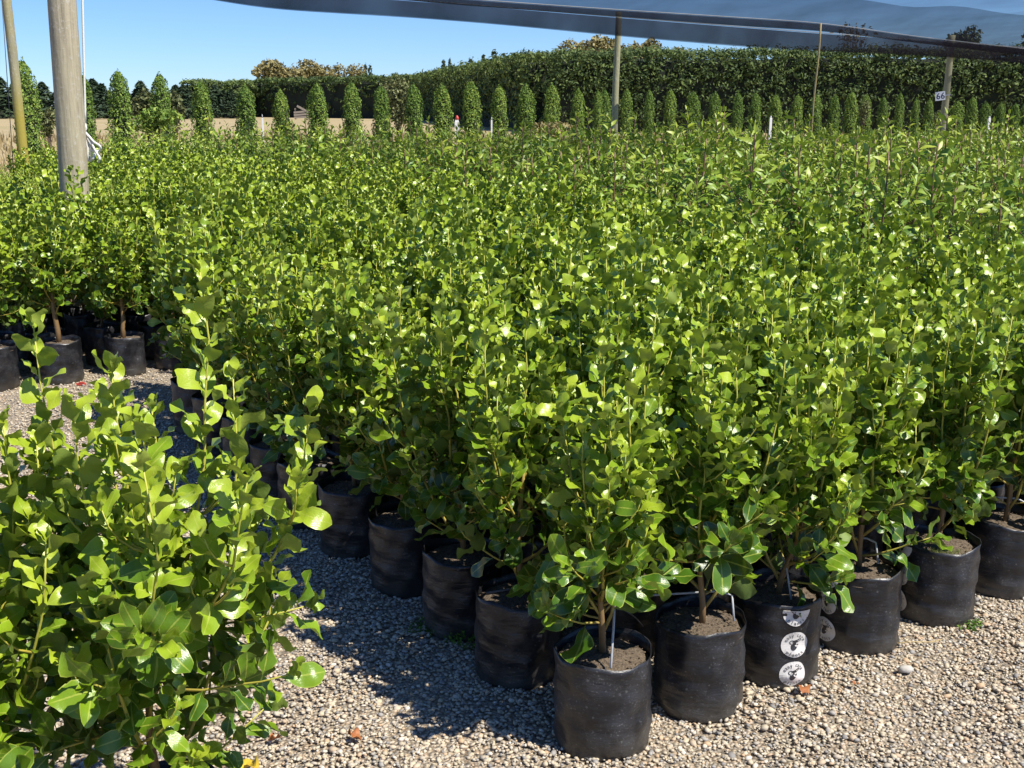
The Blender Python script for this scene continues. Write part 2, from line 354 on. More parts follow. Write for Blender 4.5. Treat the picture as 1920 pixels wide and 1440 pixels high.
def pebbles():
    t = (1 + 5 ** .5) / 2
    V = np.array([(-1, t, 0), (1, t, 0), (-1, -t, 0), (1, -t, 0), (0, -1, t), (0, 1, t), (0, -1, -t), (0, 1, -t), (t, 0, -1), (t, 0, 1), (-t, 0, -1), (-t, 0, 1)], float)
    V /= np.linalg.norm(V[0])
    F = np.array([(0, 11, 5), (0, 5, 1), (0, 1, 7), (0, 7, 10), (0, 10, 11), (1, 5, 9), (5, 11, 4), (11, 10, 2), (10, 7, 6), (7, 1, 8), (3, 9, 4), (3, 4, 2), (3, 2, 6), (3, 6, 8), (3, 8, 9), (4, 9, 5), (2, 4, 11), (6, 2, 10), (8, 6, 7), (9, 8, 1)])
    n = 330000
    P = np.stack([rng.uniform(-3.7, 2.9, n), rng.uniform(1.75, 8.2, n)], 1)
    d = P - P1; A = d @ AX; B = d @ BX
    keep = (np.abs(P[:, 0]) < .50 * P[:, 1] + .12)
    keep &= ~((A > .30) & (B > .26) & (B < 3.7)) & ~((B > 5.4) & (A > -1.2))
    keep &= rng.uniform(0, 1, n) < np.clip(1.25 - P[:, 1] * .15, .16, 1)
    P = P[keep]; n = len(P)
    s = rng.lognormal(math.log(.0052), .32, n); s = np.clip(s, .0028, .014)
    sc = np.stack([s * rng.uniform(.95, 1.45, n), s * rng.uniform(.75, 1.05, n), s * rng.uniform(.45, .75, n)], 1)
    W = V[None] * rng.uniform(.82, 1.15, (n, 12, 1)) * sc[:, None, :]
    a = rng.uniform(0, 2 * math.pi, n); tx = rng.normal(0, .3, n)
    y = W[:, :, 1] * np.cos(tx)[:, None] - W[:, :, 2] * np.sin(tx)[:, None]; z = W[:, :, 1] * np.sin(tx)[:, None] + W[:, :, 2] * np.cos(tx)[:, None]
    x = W[:, :, 0]; X = x * np.cos(a)[:, None] - y * np.sin(a)[:, None]; Y = x * np.sin(a)[:, None] + y * np.cos(a)[:, None]
    und = .004 * np.sin(P[:, 0] * 9 + 1.3 * np.sin(P[:, 1] * 7)) + .003
    out = np.stack([X + P[:, 0:1], Y + P[:, 1:2], z + (und + rng.uniform(0, .006, n))[:, None]], 2)
    me = mesh_np('pebbles', out.reshape(-1, 3), (F[None] + 12 * np.arange(n)[:, None, None]).reshape(-1, 3), [M_pebble], True)
    tag(obj('gravel', me), 'loose beige and grey pebbles covering the path between the planter bags', 'gravel', kind='stuff')
pebbles()

# ------------------------------------------------------------------ leaves
def leaf_shape(rows, cols, W, seed, wav=.125, fold=.25, curl=.18, pet=.10, peak=.58, point=1.0, rnd_=.60):
    r = np.random.default_rng(seed); ph1, ph2 = r.uniform(0, 6.28, 2); nw = r.uniform(1.1, 1.9); fold *= r.uniform(.2, 1.3); curl *= r.uniform(-.5, 1.5)
    tws = r.normal(0, .25); bend = r.normal(0, .08)
    t = np.array([0, .09, .13, .20, .30, .44, .58, .71, .82, .91, .97, 1.0]) if rows == 11 else np.linspace(0, 1, rows + 1); s = np.linspace(-1, 1, cols + 1); V = []; UV = []
    for ti in t:
        if ti < pet: w = .018
        else:
            q = (ti - pet) / (1 - pet)
            w = W * (math.sin(math.pi * min(1, q ** (math.log(.5) / math.log(peak)))) ** rnd_) * (1 if q < peak else 1 - (1 - point) * (q - peak) / (1 - peak))
            w = max(w, .02 if q < .5 else .008)
        for si in s:
            x = si * w; z = fold * abs(si) * w - curl * ti * ti
            env = min(1, max(0, (ti - pet) * 4)) * min(1, (1.02 - ti) * 5)
            z += wav * env * abs(si) ** 1.5 * math.sin(nw * 6.28 * ti + (ph1 if si < 0 else ph2))
            x += bend * ti * ti; z += tws * x * ti
            V.append((x, ti, z)); UV.append((si * .5 + .5, ti))
    F = [(j * (cols + 1) + i, j * (cols + 1) + i + 1, (j + 1) * (cols + 1) + i + 1, (j + 1) * (cols + 1) + i) for j in range(rows) for i in range(cols)]
    return np.array(V), np.array(F), np.array(UV)
GL = [leaf_shape(11, 2, .235 + .065 * random.random(), 100 + i, rnd_=.68) for i in range(16)]
LL = [leaf_shape(5, 2, .165 + .03 * random.random(), 300 + i, wav=.025, fold=.45, curl=.38, peak=.45, point=.6, pet=.12, rnd_=.75) for i in range(6)]
GL_ME = [mesh_np('leaf', v, f, [M_leaf_obj], True, uv) for v, f, uv in GL]

def frames(dirs, normals):
    d = dirs / np.linalg.norm(dirs, axis=1)[:, None]
    n = normals - d * np.sum(normals * d, 1)[:, None]; n /= np.linalg.norm(n, axis=1)[:, None] + 1e-9
    return np.cross(d, n), d, n        # side, along, normal
class Leaves:
    def __init__(s): s.p = []; s.d = []; s.n = []; s.L = []; s.t = []; s.br = []
    def add(s, p, d, n, L, t, br=0): s.p.append(p); s.d.append(d); s.n.append(n); s.L.append(L); s.t.append(t); s.br.append(br)
    def arr(s): return np.array(s.p), np.array(s.d), np.array(s.n), np.array(s.L), np.array(s.t), np.array(s.br)
def leaves_mesh(name, lv, shapes, mat, seed=0, sel=None):
    p, d, n, L, t, br = lv.arr() if isinstance(lv, Leaves) else lv
    if sel is not None: p, d, n, L, t = p[sel], d[sel], n[sel], L[sel], t[sel]
    r = np.random.default_rng(seed); S, D, N = frames(d, n); k = r.integers(0, len(shapes), len(p))
    Vs, Fs, Us, Ts, Rs = [], [], [], [], []; off = 0
    for q in range(len(shapes)):
        m = np.where(k == q)[0]
        if not len(m): continue
        v, f, uv = shapes[q]
        W = (v[None, :, 0:1] * S[m][:, None] + v[None, :, 1:2] * D[m][:, None] + v[None, :, 2:3] * N[m][:, None]) * L[m][:, None, None] + p[m][:, None]
        Vs.append(W.reshape(-1, 3)); Fs.append((f[None] + len(v) * np.arange(len(m))[:, None, None]).reshape(-1, 4) + off); off += W.shape[0] * W.shape[1]
        Us.append(np.tile(uv, (len(m), 1))); Ts.append(np.repeat(t[m], len(v))); Rs.append(np.repeat(r.uniform(0, 1, len(m)), len(v)))
    return mesh_np(name, np.concatenate(Vs), np.concatenate(Fs), [mat], True, np.concatenate(Us), {'tone': np.concatenate(Ts), 'rnd': np.concatenate(Rs)})

def unit(v): return v / (np.linalg.norm(v) + 1e-9)
def shoot_leaves(lv, pts, r, L0, L1, t0, t1, gap, start=.1, br=0, ang0=58, ang1=34, phase=None):
    """leaves in a spiral along a polyline"""
    pts = np.asarray(pts); seg = np.linalg.norm(np.diff(pts, axis=0), axis=1); cum = np.concatenate([[0], np.cumsum(seg)]); tot = cum[-1]
    s = start * tot; ph = r.uniform(0, 6.28) if phase is None else phase
    while s < tot:
        q = s / tot; i = min(len(seg) - 1, int(np.searchsorted(cum, s) - 1)); i = max(i, 0)
        u = (s - cum[i]) / (seg[i] + 1e-9); p = pts[i] * (1 - u) + pts[i + 1] * u; ax = unit(pts[i + 1] - pts[i])
        a = np.array([1, 0, 0]) if abs(ax[0]) < .7 else np.array([0, 1, 0]); e1 = unit(np.cross(ax, a)); e2 = np.cross(ax, e1)
        out = e1 * math.cos(ph) + e2 * math.sin(ph); an = math.radians(ang0 + (ang1 - ang0) * q + r.normal(0, 11))
        d = unit(ax * math.cos(an) + out * math.sin(an)); n = unit(ax * math.sin(an) - out * math.cos(an) + r.normal(0, .42, 3))
        L = (L0 + (L1 - L0) * q) * r.uniform(.72, 1.18)
        lv.add(p, d, n, L, np.clip(t0 + (t1 - t0) * q + r.normal(0, .05), 0, 1), br)
        s += gap * r.uniform(.75, 1.25) * (.5 + .5 * L / L0); ph += 2.4 + r.normal(0, .25)
    ax = unit(pts[-1] - pts[-2])
    for k in range(3):
        o = r.normal(0, 1, 3); o = unit(o - ax * o.dot(ax)); d = unit(ax + o * (.3 + .15 * k))
        lv.add(pts[-1], d, unit(o * -1 + r.normal(0, .2, 3)), L1 * r.uniform(.45, .8), min(1, t1 + .12), br)

def shrub(seed, H=.85, nl=8, spread=.16, gap=.025, Lbase=.104, tall=None, low=.05, tw=(3, 5), skirt=6, skirt_h=.20):
    """upright many-stemmed shrub: list of branches (polyline, radii), its leaves"""
    r = np.random.default_rng(seed); lv = Leaves(); br = []
    lean = r.normal(0, .02, 2)
    th = r.uniform(.40, .52) * H; z = np.linspace(0, th, 7)
    trunk = np.stack([lean[0] * z / th + .006 * np.sin(z * 18 + seed), lean[1] * z / th + .006 * np.cos(z * 15), z], 1)
    trunk[0, 2] = -.02
    az = r.uniform(0, 6.28)
    for i in range(nl):
        q = i / max(1, nl - 1); h0 = low + (th - low) * q ** .8; base = np.array([np.interp(h0, z, trunk[:, 0]), np.interp(h0, z, trunk[:, 1]), h0])
        az += 2.4 + r.normal(0, .3); ex = spread * r.uniform(.65, 1.2) * (1.1 - .6 * q); top = H * r.uniform(.74, 1.0) if i else H * .98
        if i == nl - 1: ex *= .2; top = H
        if q < .25 and i: top = H * r.uniform(.45, .75); ex *= 1.15
        if tall and i in tall: top, ex, az = tall[i]
        o = np.array([math.cos(az), math.sin(az), 0]); m = 9; s = np.linspace(0, 1, m)
        pts = base[None] + o[None] * (ex * (1 - (1 - s) ** 1.9))[:, None] + np.array([0, 0, 1.0])[None] * ((top - h0) * (.25 * s + .75 * s ** 1.35))[:, None]
        pts[1:, :2] += np.cumsum(r.normal(0, .0055, (m - 1, 2)), 0)
        b = len(br); br.append((pts, np.linspace(.0055, .0016, m), .35 + .25 * q, 1.0))
        hh = pts[:, 2] / H
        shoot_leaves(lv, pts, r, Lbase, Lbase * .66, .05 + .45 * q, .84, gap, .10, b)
        for k in range(r.integers(tw[0], tw[1] + 1)):
            s0 = r.uniform(.12, .75); j = int(s0 * (m - 1)); p0 = pts[j]; ax = unit(pts[j + 1] - pts[j]); az2 = r.uniform(0, 6.28)
            o2 = np.array([math.cos(az2), math.sin(az2), 0]) * .8 + o * .55; ln = r.uniform(.09, .20) * (1.25 - .7 * s0)
            ss = np.linspace(0, 1, 5); tp = p0[None] + unit(o2)[None] * (ln * .62 * (1 - (1 - ss) ** 1.6))[:, None] + np.array([0, 0, 1.])[None] * (ln * .8 * ss ** 1.3)[:, None] * (1 if p0[2] > .2 * H else .45)
            br.append((tp, np.linspace(.003, .0012, 5), .5, 1.0, b))
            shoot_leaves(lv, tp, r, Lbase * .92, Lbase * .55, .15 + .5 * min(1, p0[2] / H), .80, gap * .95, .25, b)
    for k in range(skirt):                # low side shoots that hang over the rim with the largest leaves
        h0 = min(th, low + r.uniform(0.0, skirt_h)); az += 2.4 + r.normal(0, .3); o = np.array([math.cos(az), math.sin(az), 0]); ln = spread * r.uniform(.85, 1.35); ss = np.linspace(0, 1, 6)
        base = np.array([np.interp(h0, z, trunk[:, 0]), np.interp(h0, z, trunk[:, 1]), h0]); up = r.uniform(-.01, .12)
        pts = base[None] + o[None] * (ln * ss)[:, None] + np.array([0, 0, 1.])[None] * (up * ss + .05 * ss * ss)[:, None]; pts[1:] += np.cumsum(r.normal(0, .004, (5, 3)), 0)
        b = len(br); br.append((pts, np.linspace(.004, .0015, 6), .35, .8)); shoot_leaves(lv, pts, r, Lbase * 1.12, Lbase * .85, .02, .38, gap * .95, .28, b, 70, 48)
    return trunk, br, lv
def stem_geo(trunk, br, mat, rt=.0105, only=None, trunk_on=True, g=None, mi=0):
    own = g is None; g = g or Geo()
    if trunk_on: add_tube(g, trunk, np.linspace(rt, rt * .5, len(trunk)), 7, mi, tone=np.concatenate([np.repeat(np.linspace(.05, .45, len(trunk)), 7), [.05, .45]]))
    for i, bb in enumerate(br):
        if only is not None and i not in only: continue
        pts, rad, t0, t1 = bb[:4]
        add_tube(g, pts, rad, 5, mi, tone=np.concatenate([np.repeat(np.linspace(t0, t1, len(pts)), 5), [t0, t1]]))
    return g.mesh('stem', [mat]) if own else g

# ------------------------------------------------------------------ planter bags
PROF = [(0.0, .955), (.008, .99), (.03, 1.0), (.06, 1.01), (.09, 1.004), (.12, 1.012), (.15, 1.0), (.18, 1.008), (.21, .998), (.24, 1.0), (.27, .994), (.288, 1.0), (.30, 1.006)]
def bag_par(seed): r = np.random.default_rng(seed); return r.uniform(0, 6.28, 10), r.uniform(.0, .035), r.uniform(0, 3.14)
def bag_rad(par, th, z):
    ph, el, ea = par; k = np.interp(z, [p[0] * .92 for p in PROF], [p[1] for p in PROF])
    rad = BAG_R * k * (1 + el * np.cos(2 * (th - ea))) + .0016 * np.sin(5 * th + ph[0] + z * 20) + .0018 * np.sin(9 * th + ph[1] - z * 45) + .0024 * np.sin(3 * th + ph[2] + z * 85) * (1 - z) + .0012 * np.sin(14 * th + ph[3]) + .0016 * np.sin(4 * th - ph[7] + z * 150) * np.clip(1 - z * 4, 0, 1)
    return rad - np.where(z < .02, .006 * np.maximum(0, np.sin(2 * th + ph[4])) ** 2, 0)
def bag_mesh(seed, name='planter_bag'):
    par = bag_par(seed); ph = par[0]; n = 48; th = np.arange(n) * 2 * math.pi / n; V = []
    prof = [(0, 0), (.007, 0)] + [(x, 0) for x in np.linspace(.024, .276, 19)]
    for z, _ in prof:
        rad = bag_rad(par, th, np.full(n, z)); zz = np.full(n, z)
        if z > .26: zz = zz + .006 * np.sin(2 * th + ph[5]) + .004 * np.sin(5 * th + ph[6])
        V.append(np.stack([rad * np.cos(th), rad * np.sin(th), zz], 1))
    top = V[-1]
    for dz, k in ((-.001, .982), (-.02, .975), (-.045, .97)):
        w = top.copy(); w[:, :2] *= k; w[:, 2] += dz; V.append(w)
    V.append(np.array([(0, 0, .001)])); m = len(prof) + 3; F = [(j * n + i, j * n + (i + 1) % n, (j + 1) * n + (i + 1) % n, (j + 1) * n + i) for j in range(m - 1) for i in range(n)]
    T = [(m * n, (i + 1) % n, i) for i in range(n)]
    return mesh_np(name, np.concatenate(V), [np.array(F), np.array(T)], [M_bag], True)
BAGS = [bag_mesh(40 + i) for i in range(5)]
def soil_mesh(seed):
    r = np.random.default_rng(seed); n = 26; rings = 7; V = [(0, 0, .012)]
    for j in range(1, rings + 1):
        for i in range(n):
            a = i * 6.283 / n + r.normal(0, .05); q = j / rings * (BAG_R * .972); V.append((q * math.cos(a), q * math.sin(a), (.012 * (1 - (j / rings) ** 2) + r.normal(0, .0028)) if j < rings else -.004))
    F = [(1 + (j - 1) * n + i, 1 + j * n + i, 1 + j * n + (i + 1) % n, 1 + (j - 1) * n + (i + 1) % n) for j in range(1, rings) for i in range(n)]
    T = [(0, 1 + i, 1 + (i + 1) % n) for i in range(n)]
    v = np.array(V); v[:, 2] += SOIL_Z
    return mesh_np('soil', v, [np.array(F), np.array(T)], [M_soil], True)
SOILS = [soil_mesh(60 + i) for i in range(3)]
def crumbs_mesh(seed):
    r = np.random.default_rng(seed); g = Geo()
    for k in range(150):
        a = r.uniform(0, 6.28); q = BAG_R * .93 * math.sqrt(r.uniform(0, 1)); s = r.uniform(.002, .006)
        v = np.array([(1, 0, 0), (-1, 0, 0), (0, 1, 0), (0, -1, 0), (0, 0, 1), (0, 0, -1)], float) * s * r.uniform(.6, 1.3, (6, 1)) * np.array([1, .8, .6])
        f = np.array([(0, 2, 4), (2, 1, 4), (1, 3, 4), (3, 0, 4), (2, 0, 5), (1, 2, 5), (3, 1, 5), (0, 3, 5)])
        g.add(v + np.array([q * math.cos(a), q * math.sin(a), SOIL_Z + .012 * (1 - (q / BAG_R) ** 2) + .002]), f)
    return g.mesh('bark_chips', [M_soil], False)
CRUMBS = crumbs_mesh(5)

# printed round labels, wrapped round the bag
def text_mesh_data(ch, bold=False):
    c = bpy.data.curves.new('glyph', 'FONT'); c.body = ch; c.size = 1; c.align_x = 'CENTER'; c.resolution_u = 2
    o = bpy.data.objects.new('glyph', c); COL.objects.link(o); dg = bpy.context.evaluated_depsgraph_get()
    me = o.evaluated_get(dg).to_mesh(); v = np.array([w.co[:] for w in me.vertices]).reshape(-1, 3)
    f = [tuple(p.vertices) for p in me.polygons]; o.evaluated_get(dg).to_mesh_clear()
    bpy.data.objects.remove(o); bpy.data.curves.remove(c)
    tri = [(p[0], p[i], p[i + 1]) for p in f for i in range(1, len(p) - 1)]
    return v, np.array(tri)
GLYPH = {ch: text_mesh_data(ch) for ch in 'easyrplnt6c'}
def print_geo():
    """flat emblem (disc radius 1): letters on arcs, round beaked figure with curls"""
    g = Geo()
    def arc_text(s, rad, a0, da, size, up):
        for i, ch in enumerate(s):
            if ch == ' ': continue
            a = a0 + da * i; v, f = GLYPH[ch]; w = v[:, :2] * size
            if up: rot = a - math.pi / 2; p = np.array([math.cos(a), math.sin(a)]) * rad
            else: rot = a + math.pi / 2; p = np.array([math.cos(a), math.sin(a)]) * rad
            c, s_ = math.cos(rot), math.sin(rot); q = np.stack([w[:, 0] * c - w[:, 1] * s_ + p[0], w[:, 0] * s_ + w[:, 1] * c + p[1], np.zeros(len(w))], 1)
            g.add(q, f, 1)
    arc_text('easy care', .62, math.radians(154), math.radians(-16), .40, True)
    arc_text('plants', .90, math.radians(-130), math.radians(16), .40, False)
    def ell(cx, cy, rx, ry, rot, mi, z, n=24):
        a = np.arange(n) * 6.283 / n; x = rx * np.cos(a); y = ry * np.sin(a); c, s = math.cos(rot), math.sin(rot)
        v = np.concatenate([[(cx, cy, z)], np.stack([cx + x * c - y * s, cy + x * s + y * c, np.full(n, z)], 1)])
        g.add(v, np.array([(0, 1 + i, 1 + (i + 1) % n) for i in range(n)]), mi)
    def stroke(pts, w, mi, z):
        p = np.array(pts, float); t = np.gradient(p, axis=0); t /= np.linalg.norm(t, axis=1)[:, None]; nn = np.stack([-t[:, 1], t[:, 0]], 1)
        k = len(p); v = np.concatenate([p + nn * w, p - nn * w]); v = np.concatenate([v, np.full((2 * k, 1), z)], 1)
        g.add(v, np.array([(i, k + i, k + i + 1, i + 1) for i in range(k - 1)]), mi)
    ell(-.04, -.12, .23, .34, -.35, 1, 0.0); ell(.02, .16, .22, .16, .2, 1, .0006)
    ell(.16, -.02, .17, .16, 0, 0, .0012); ell(.18, -.02, .09, .085, 0, 1, .0018)
    ell(-.16, .08, .10, .07, .5, 0, .0012); ell(-.14, .08, .05, .035, .5, 1, .0018)
    A = np.linspace(0, 6.28, 22); stroke([(.30 + .17 * math.cos(x), .32 + .085 * math.sin(x) + .05 * math.cos(x)) for x in A], .024, 1, .0008)
    A = np.linspace(.4, 4.6, 16); stroke([(-.20 + .17 * math.cos(x), .17 + .14 * math.sin(x)) for x in A], .026, 1, .0008)
    stroke([(-.1 + .45 * x, .27 + .1 * x) for x in np.linspace(0, 1, 6)], .035, 1, .001)
    stroke([(-.20 + .1 * x, -.25 - .18 * x) for x in np.linspace(0, 1, 6)], .05, 1, .001)
    return g
PG = print_geo()
def label_part(bag_o, ang, zc, rad=.041, zcut=None):
    """round printed label wrapped on the bag at angle ang (in the bag's own frame)"""
    g = Geo(); n = 28; par = bag_par(40 + BAGS.index(bag_o.data))
    def wrap(v, off):
        x, y, z = v[:, 0] * rad, v[:, 1] * rad, v[:, 2] * rad
        th = ang + x / BAG_R; zz = zc + y; R = bag_rad(par, th, np.clip(zz, 0, .276)) + off + z * .6
        return np.stack([R * np.cos(th), R * np.sin(th), zz if zcut is None else np.minimum(zz, zcut)], 1)
    V = [(0, 0, 0)]; F = []
    for j in range(1, 5):
        for i in range(n): a = i * 6.283 / n; V.append((math.cos(a) * j / 4, math.sin(a) * j / 4, 0))
    T = [(0, 1 + i, 1 + (i + 1) % n) for i in range(n)]; Q = [(1 + (j - 1) * n + i, 1 + j * n + i, 1 + j * n + (i + 1) % n, 1 + (j - 1) * n + (i + 1) % n) for j in range(1, 4) for i in range(n)]
    g.add(wrap(np.array(V, float), .0022), T, 0); g.f4.append(np.array(Q) ); g.m4.append(np.zeros(len(Q)))
    off = 0
    F4 = PG.f4; F3 = PG.f3; base = g.n
    v = wrap(np.concatenate(PG.v), .0031)
    if zcut is not None: keepv = (zc + np.concatenate(PG.v)[:, 1] * rad) < zcut - .002
    else: keepv = np.ones(len(v), bool)
    g.v.append(v); g.n += len(v)
    for fs, ms, of, om in ((PG.f4, PG.m4, g.f4, g.m4), (PG.f3, PG.m3, g.f3, g.m3)):
        for f, m in zip(fs, ms):
            k = keepv[f].all(1); of.append(f[k] + base); om.append(m[k])
    o = obj('printed_label', g.mesh('printed_label', [M_label, M_ink], False), bag_o)
    o['label'] = 'round white printed label on the black bag'
    return o

def wire(parent, pts, rad=.0035, name='drip_stake', mat=None):
    g = Geo(); P = np.array(pts, float); Q = [P[0]]                       # rounded corners
    for i in range(1, len(P) - 1):
        for s in (.0, .33, .66, 1.): a = P[i] + (P[i - 1] - P[i]) * .16 * (1 - s) + (P[i + 1] - P[i]) * .16 * s; Q.append(a)
    Q.append(P[-1]); add_tube(g, Q, rad, 7)
    return obj(name, g.mesh(name, [mat or M_wire]), parent)

# ------------------------------------------------------------------ broad-leaved shrubs in bags
MAXLEAF = 300
def near_shrub(x, y, rz, label, seed, group='glossy broad-leaved shrubs in black planter bags', sc=1.0, bright=0.0, **kw):
    root = empty('potted_shrub', (x, y, 0), rz, sc); tag(root, label, 'potted shrub', group)
    bag = obj('planter_bag', BAGS[seed % 5], root); bag.rotation_euler.z = (seed * 1.7) % 6.28
    so = obj('soil', SOILS[seed % 3], root); tag(obj('bark_chips', CRUMBS, so), kind='stuff')
    trunk, br, lv = shrub(seed, **kw)
    off = np.array([0, 0, SOIL_Z + .008]); trunk = trunk + off; br = [(b[0] + off, *b[1:]) for b in br]
    obj('trunk', stem_geo(trunk, [], M_stem), root)
    p, d, n, L, t, bi = lv.arr(); t = np.clip(t + bright, 0, 1); p = p + off; S, D, N = frames(d, n); BO = {}
    for i, b in enumerate(br):
        if len(b) == 4: BO[i] = obj('branch', stem_geo(trunk, br, M_stem, only={i} | {j for j, c in enumerate(br) if len(c) == 5 and c[4] == i}, trunk_on=False), root)
    order = np.argsort(-L); r = np.random.default_rng(seed + 5); own = order[:MAXLEAF]; rest = order[MAXLEAF:]
    for i in own:
        M = Matrix(((S[i][0] * L[i], D[i][0] * L[i], N[i][0] * L[i], p[i][0]), (S[i][1] * L[i], D[i][1] * L[i], N[i][1] * L[i], p[i][1]), (S[i][2] * L[i], D[i][2] * L[i], N[i][2] * L[i], p[i][2]), (0, 0, 0, 1)))
        o = bpy.data.objects.new('leaf', GL_ME[r.integers(0, len(GL_ME))]); COL.objects.link(o); o.parent = BO[int(bi[i])]; o.matrix_basis = M; o.color = (float(t[i]), 0, 0, 1)
    if len(rest):
        tag(obj('foliage', leaves_mesh('foliage', (p, d, n, L, t, bi), GL, M_leaf, seed, rest), root), kind='stuff')
    return root, bag

# prototypes for the block: split into parts (near) and one mesh (far)
NV = 14; PROTO = []
for i in range(NV):
    trunk, br, lv = shrub(500 + i, H=.80 + .012 * i, nl=8 + i % 3, spread=.15 + .01 * (i % 4))
    off = np.array([0, 0, SOIL_Z + .008]); br2 = [(b[0] + off, *b[1:]) for b in br]; p, d, n, L, t, bi = lv.arr()
    PROTO.append((stem_geo(trunk + off, br2, M_stem), leaves_mesh('foliage', (p + off, d, n, L, t, bi), GL, M_leaf, i)))
def merge_meshes(name, parts):
    """one mesh out of (mesh, material) parts for plants too far away to show their parts"""
    V, F4, F3, U, T, R, M4, M3, mats = [], [], [], [], [], [], [], [], []; off = 0
    for k, me in enumerate(parts):
        nv = len(me.vertices); co = np.empty(nv * 3, np.float32); me.vertices.foreach_get('co', co); V.append(co.reshape(-1, 3))
        uvv = np.zeros((nv, 2), np.float32); li = np.empty(len(me.loops), np.int32); me.loops.foreach_get('vertex_index', li)
        if me.uv_layers:
            u = np.empty(len(me.loops) * 2, np.float32); me.uv_layers[0].data.foreach_get('uv', u); uvv[li] = u.reshape(-1, 2)
        U.append(uvv)
        for nm, lst in (('tone', T), ('rnd', R)):
            a = np.zeros(nv, np.float32)
            if nm in me.attributes: me.attributes[nm].data.foreach_get('value', a)
            lst.append(a)
        ls = np.empty(len(me.polygons), np.int32); me.polygons.foreach_get('loop_start', ls); lt = np.empty(len(me.polygons), np.int32); me.polygons.foreach_get('loop_total', lt)
        for kk, F, M in ((4, F4, M4), (3, F3, M3)):
            s = ls[lt == kk]
            if len(s): F.append(li[s[:, None] + np.arange(kk)[None]] + off); M.append(np.full(len(s), k))
        mats.append(me.materials[0]); off += nv
    fs = []; ms = []
    if F4: fs.append(np.concatenate(F4)); ms.append(np.concatenate(M4))
    if F3: fs.append(np.concatenate(F3)); ms.append(np.concatenate(M3))
    return mesh_np(name, np.concatenate(V), fs, mats, True, np.concatenate(U), {'tone': np.concatenate(T), 'rnd': np.concatenate(R)}, np.concatenate(ms))
FAR = [merge_meshes('potted_shrub', [PROTO[i][0], PROTO[i][1], BAGS[i % 5]]) for i in range(NV)]

def in_view(x, y, m=.35): return y > 1 and abs(x) < .4575 * (y * CP + .2) + m
NEAR_SPEC = {}; ORD = ['outermost', 'second', 'third', 'fourth', 'fifth', 'sixth', 'seventh', 'eighth', 'ninth', 'tenth', 'eleventh', 'twelfth']
row_names = ['at the block corner, grey wire leaning across its soil', 'second along the sunny front row, bent wire over it', 'third along the sunny front row, white labels stacked facing out',
             'fourth along the sunny front row, labels on its shaded side', 'fifth along the sunny front row, moss on its soil', 'sixth along the sunny front row']
side_names = ['first behind the corner along the shaded aisle', 'second behind the corner along the shaded aisle', 'third behind the corner along the shaded aisle', 'fourth behind the corner along the shaded aisle', 'fifth behind the corner along the shaded aisle']
n_near = 0
for j in range(12):
    for i in range(9):
        if j > 9 and i < j - 9: continue
        q = ab(i * SA, j * SB) + rng.normal(0, .016, 2)
        if j == 0 and i < 6: q = np.array([(.250, 2.80), (.550, 3.00), (.822, 3.19), (1.13, 3.39), (1.468, 3.60), (1.785, 3.82)][i])
        if j == 0 and i == 0: lab = 'glossy shrub in black bag ' + row_names[0]
        elif j == 0 and i < 6: lab = 'glossy shrub in black bag ' + row_names[i]
        elif i == 0 and j <= 5: lab = 'glossy shrub in black bag ' + side_names[j - 1]
        else: lab = None
        if not in_view(*q, .45): continue
        rz = float(rng.uniform(0, 6.28)); vi = int(rng.integers(0, NV)); s = float(rng.uniform(.86, 1.10))
        if lab and not (i == 0 and j == 5):
            kw = dict(H=.86, nl=9, spread=.16, skirt=7, low=.04)
            if i == 0 and j == 0: kw = dict(H=.84, nl=9, spread=.15, low=.06, skirt=8, skirt_h=.16, bright=.08)
            NEAR_SPEC[(i, j)] = near_shrub(q[0], q[1], rz, lab, 20 + i * 3 + j * 11, **kw); continue
        if lab is None and j == 1 and 1 <= i <= 5:
            NEAR_SPEC[(i, j)] = near_shrub(q[0], q[1], rz, ('glossy shrub in black bag behind the ' + ['', 'second', 'third', 'fourth', 'fifth', 'sixth'][i] + ' of the sunny front row'), 220 + i * 3, H=.90, nl=9, spread=.17); continue
        root = empty('potted_shrub', (q[0], q[1], 0), rz, s)
        tag(root, lab or f'glossy shrub {ORD[j]} row behind the sunny front row, {ORD[i]} in from the shaded aisle', 'potted shrub', 'glossy broad-leaved shrubs in black planter bags')
        obj('stem', PROTO[vi][0], root); tag(obj('foliage', PROTO[vi][1], root), kind='stuff'); obj('planter_bag', BAGS[vi % 5], root)
        if i < 2: obj('soil', SOILS[vi % 3], root)
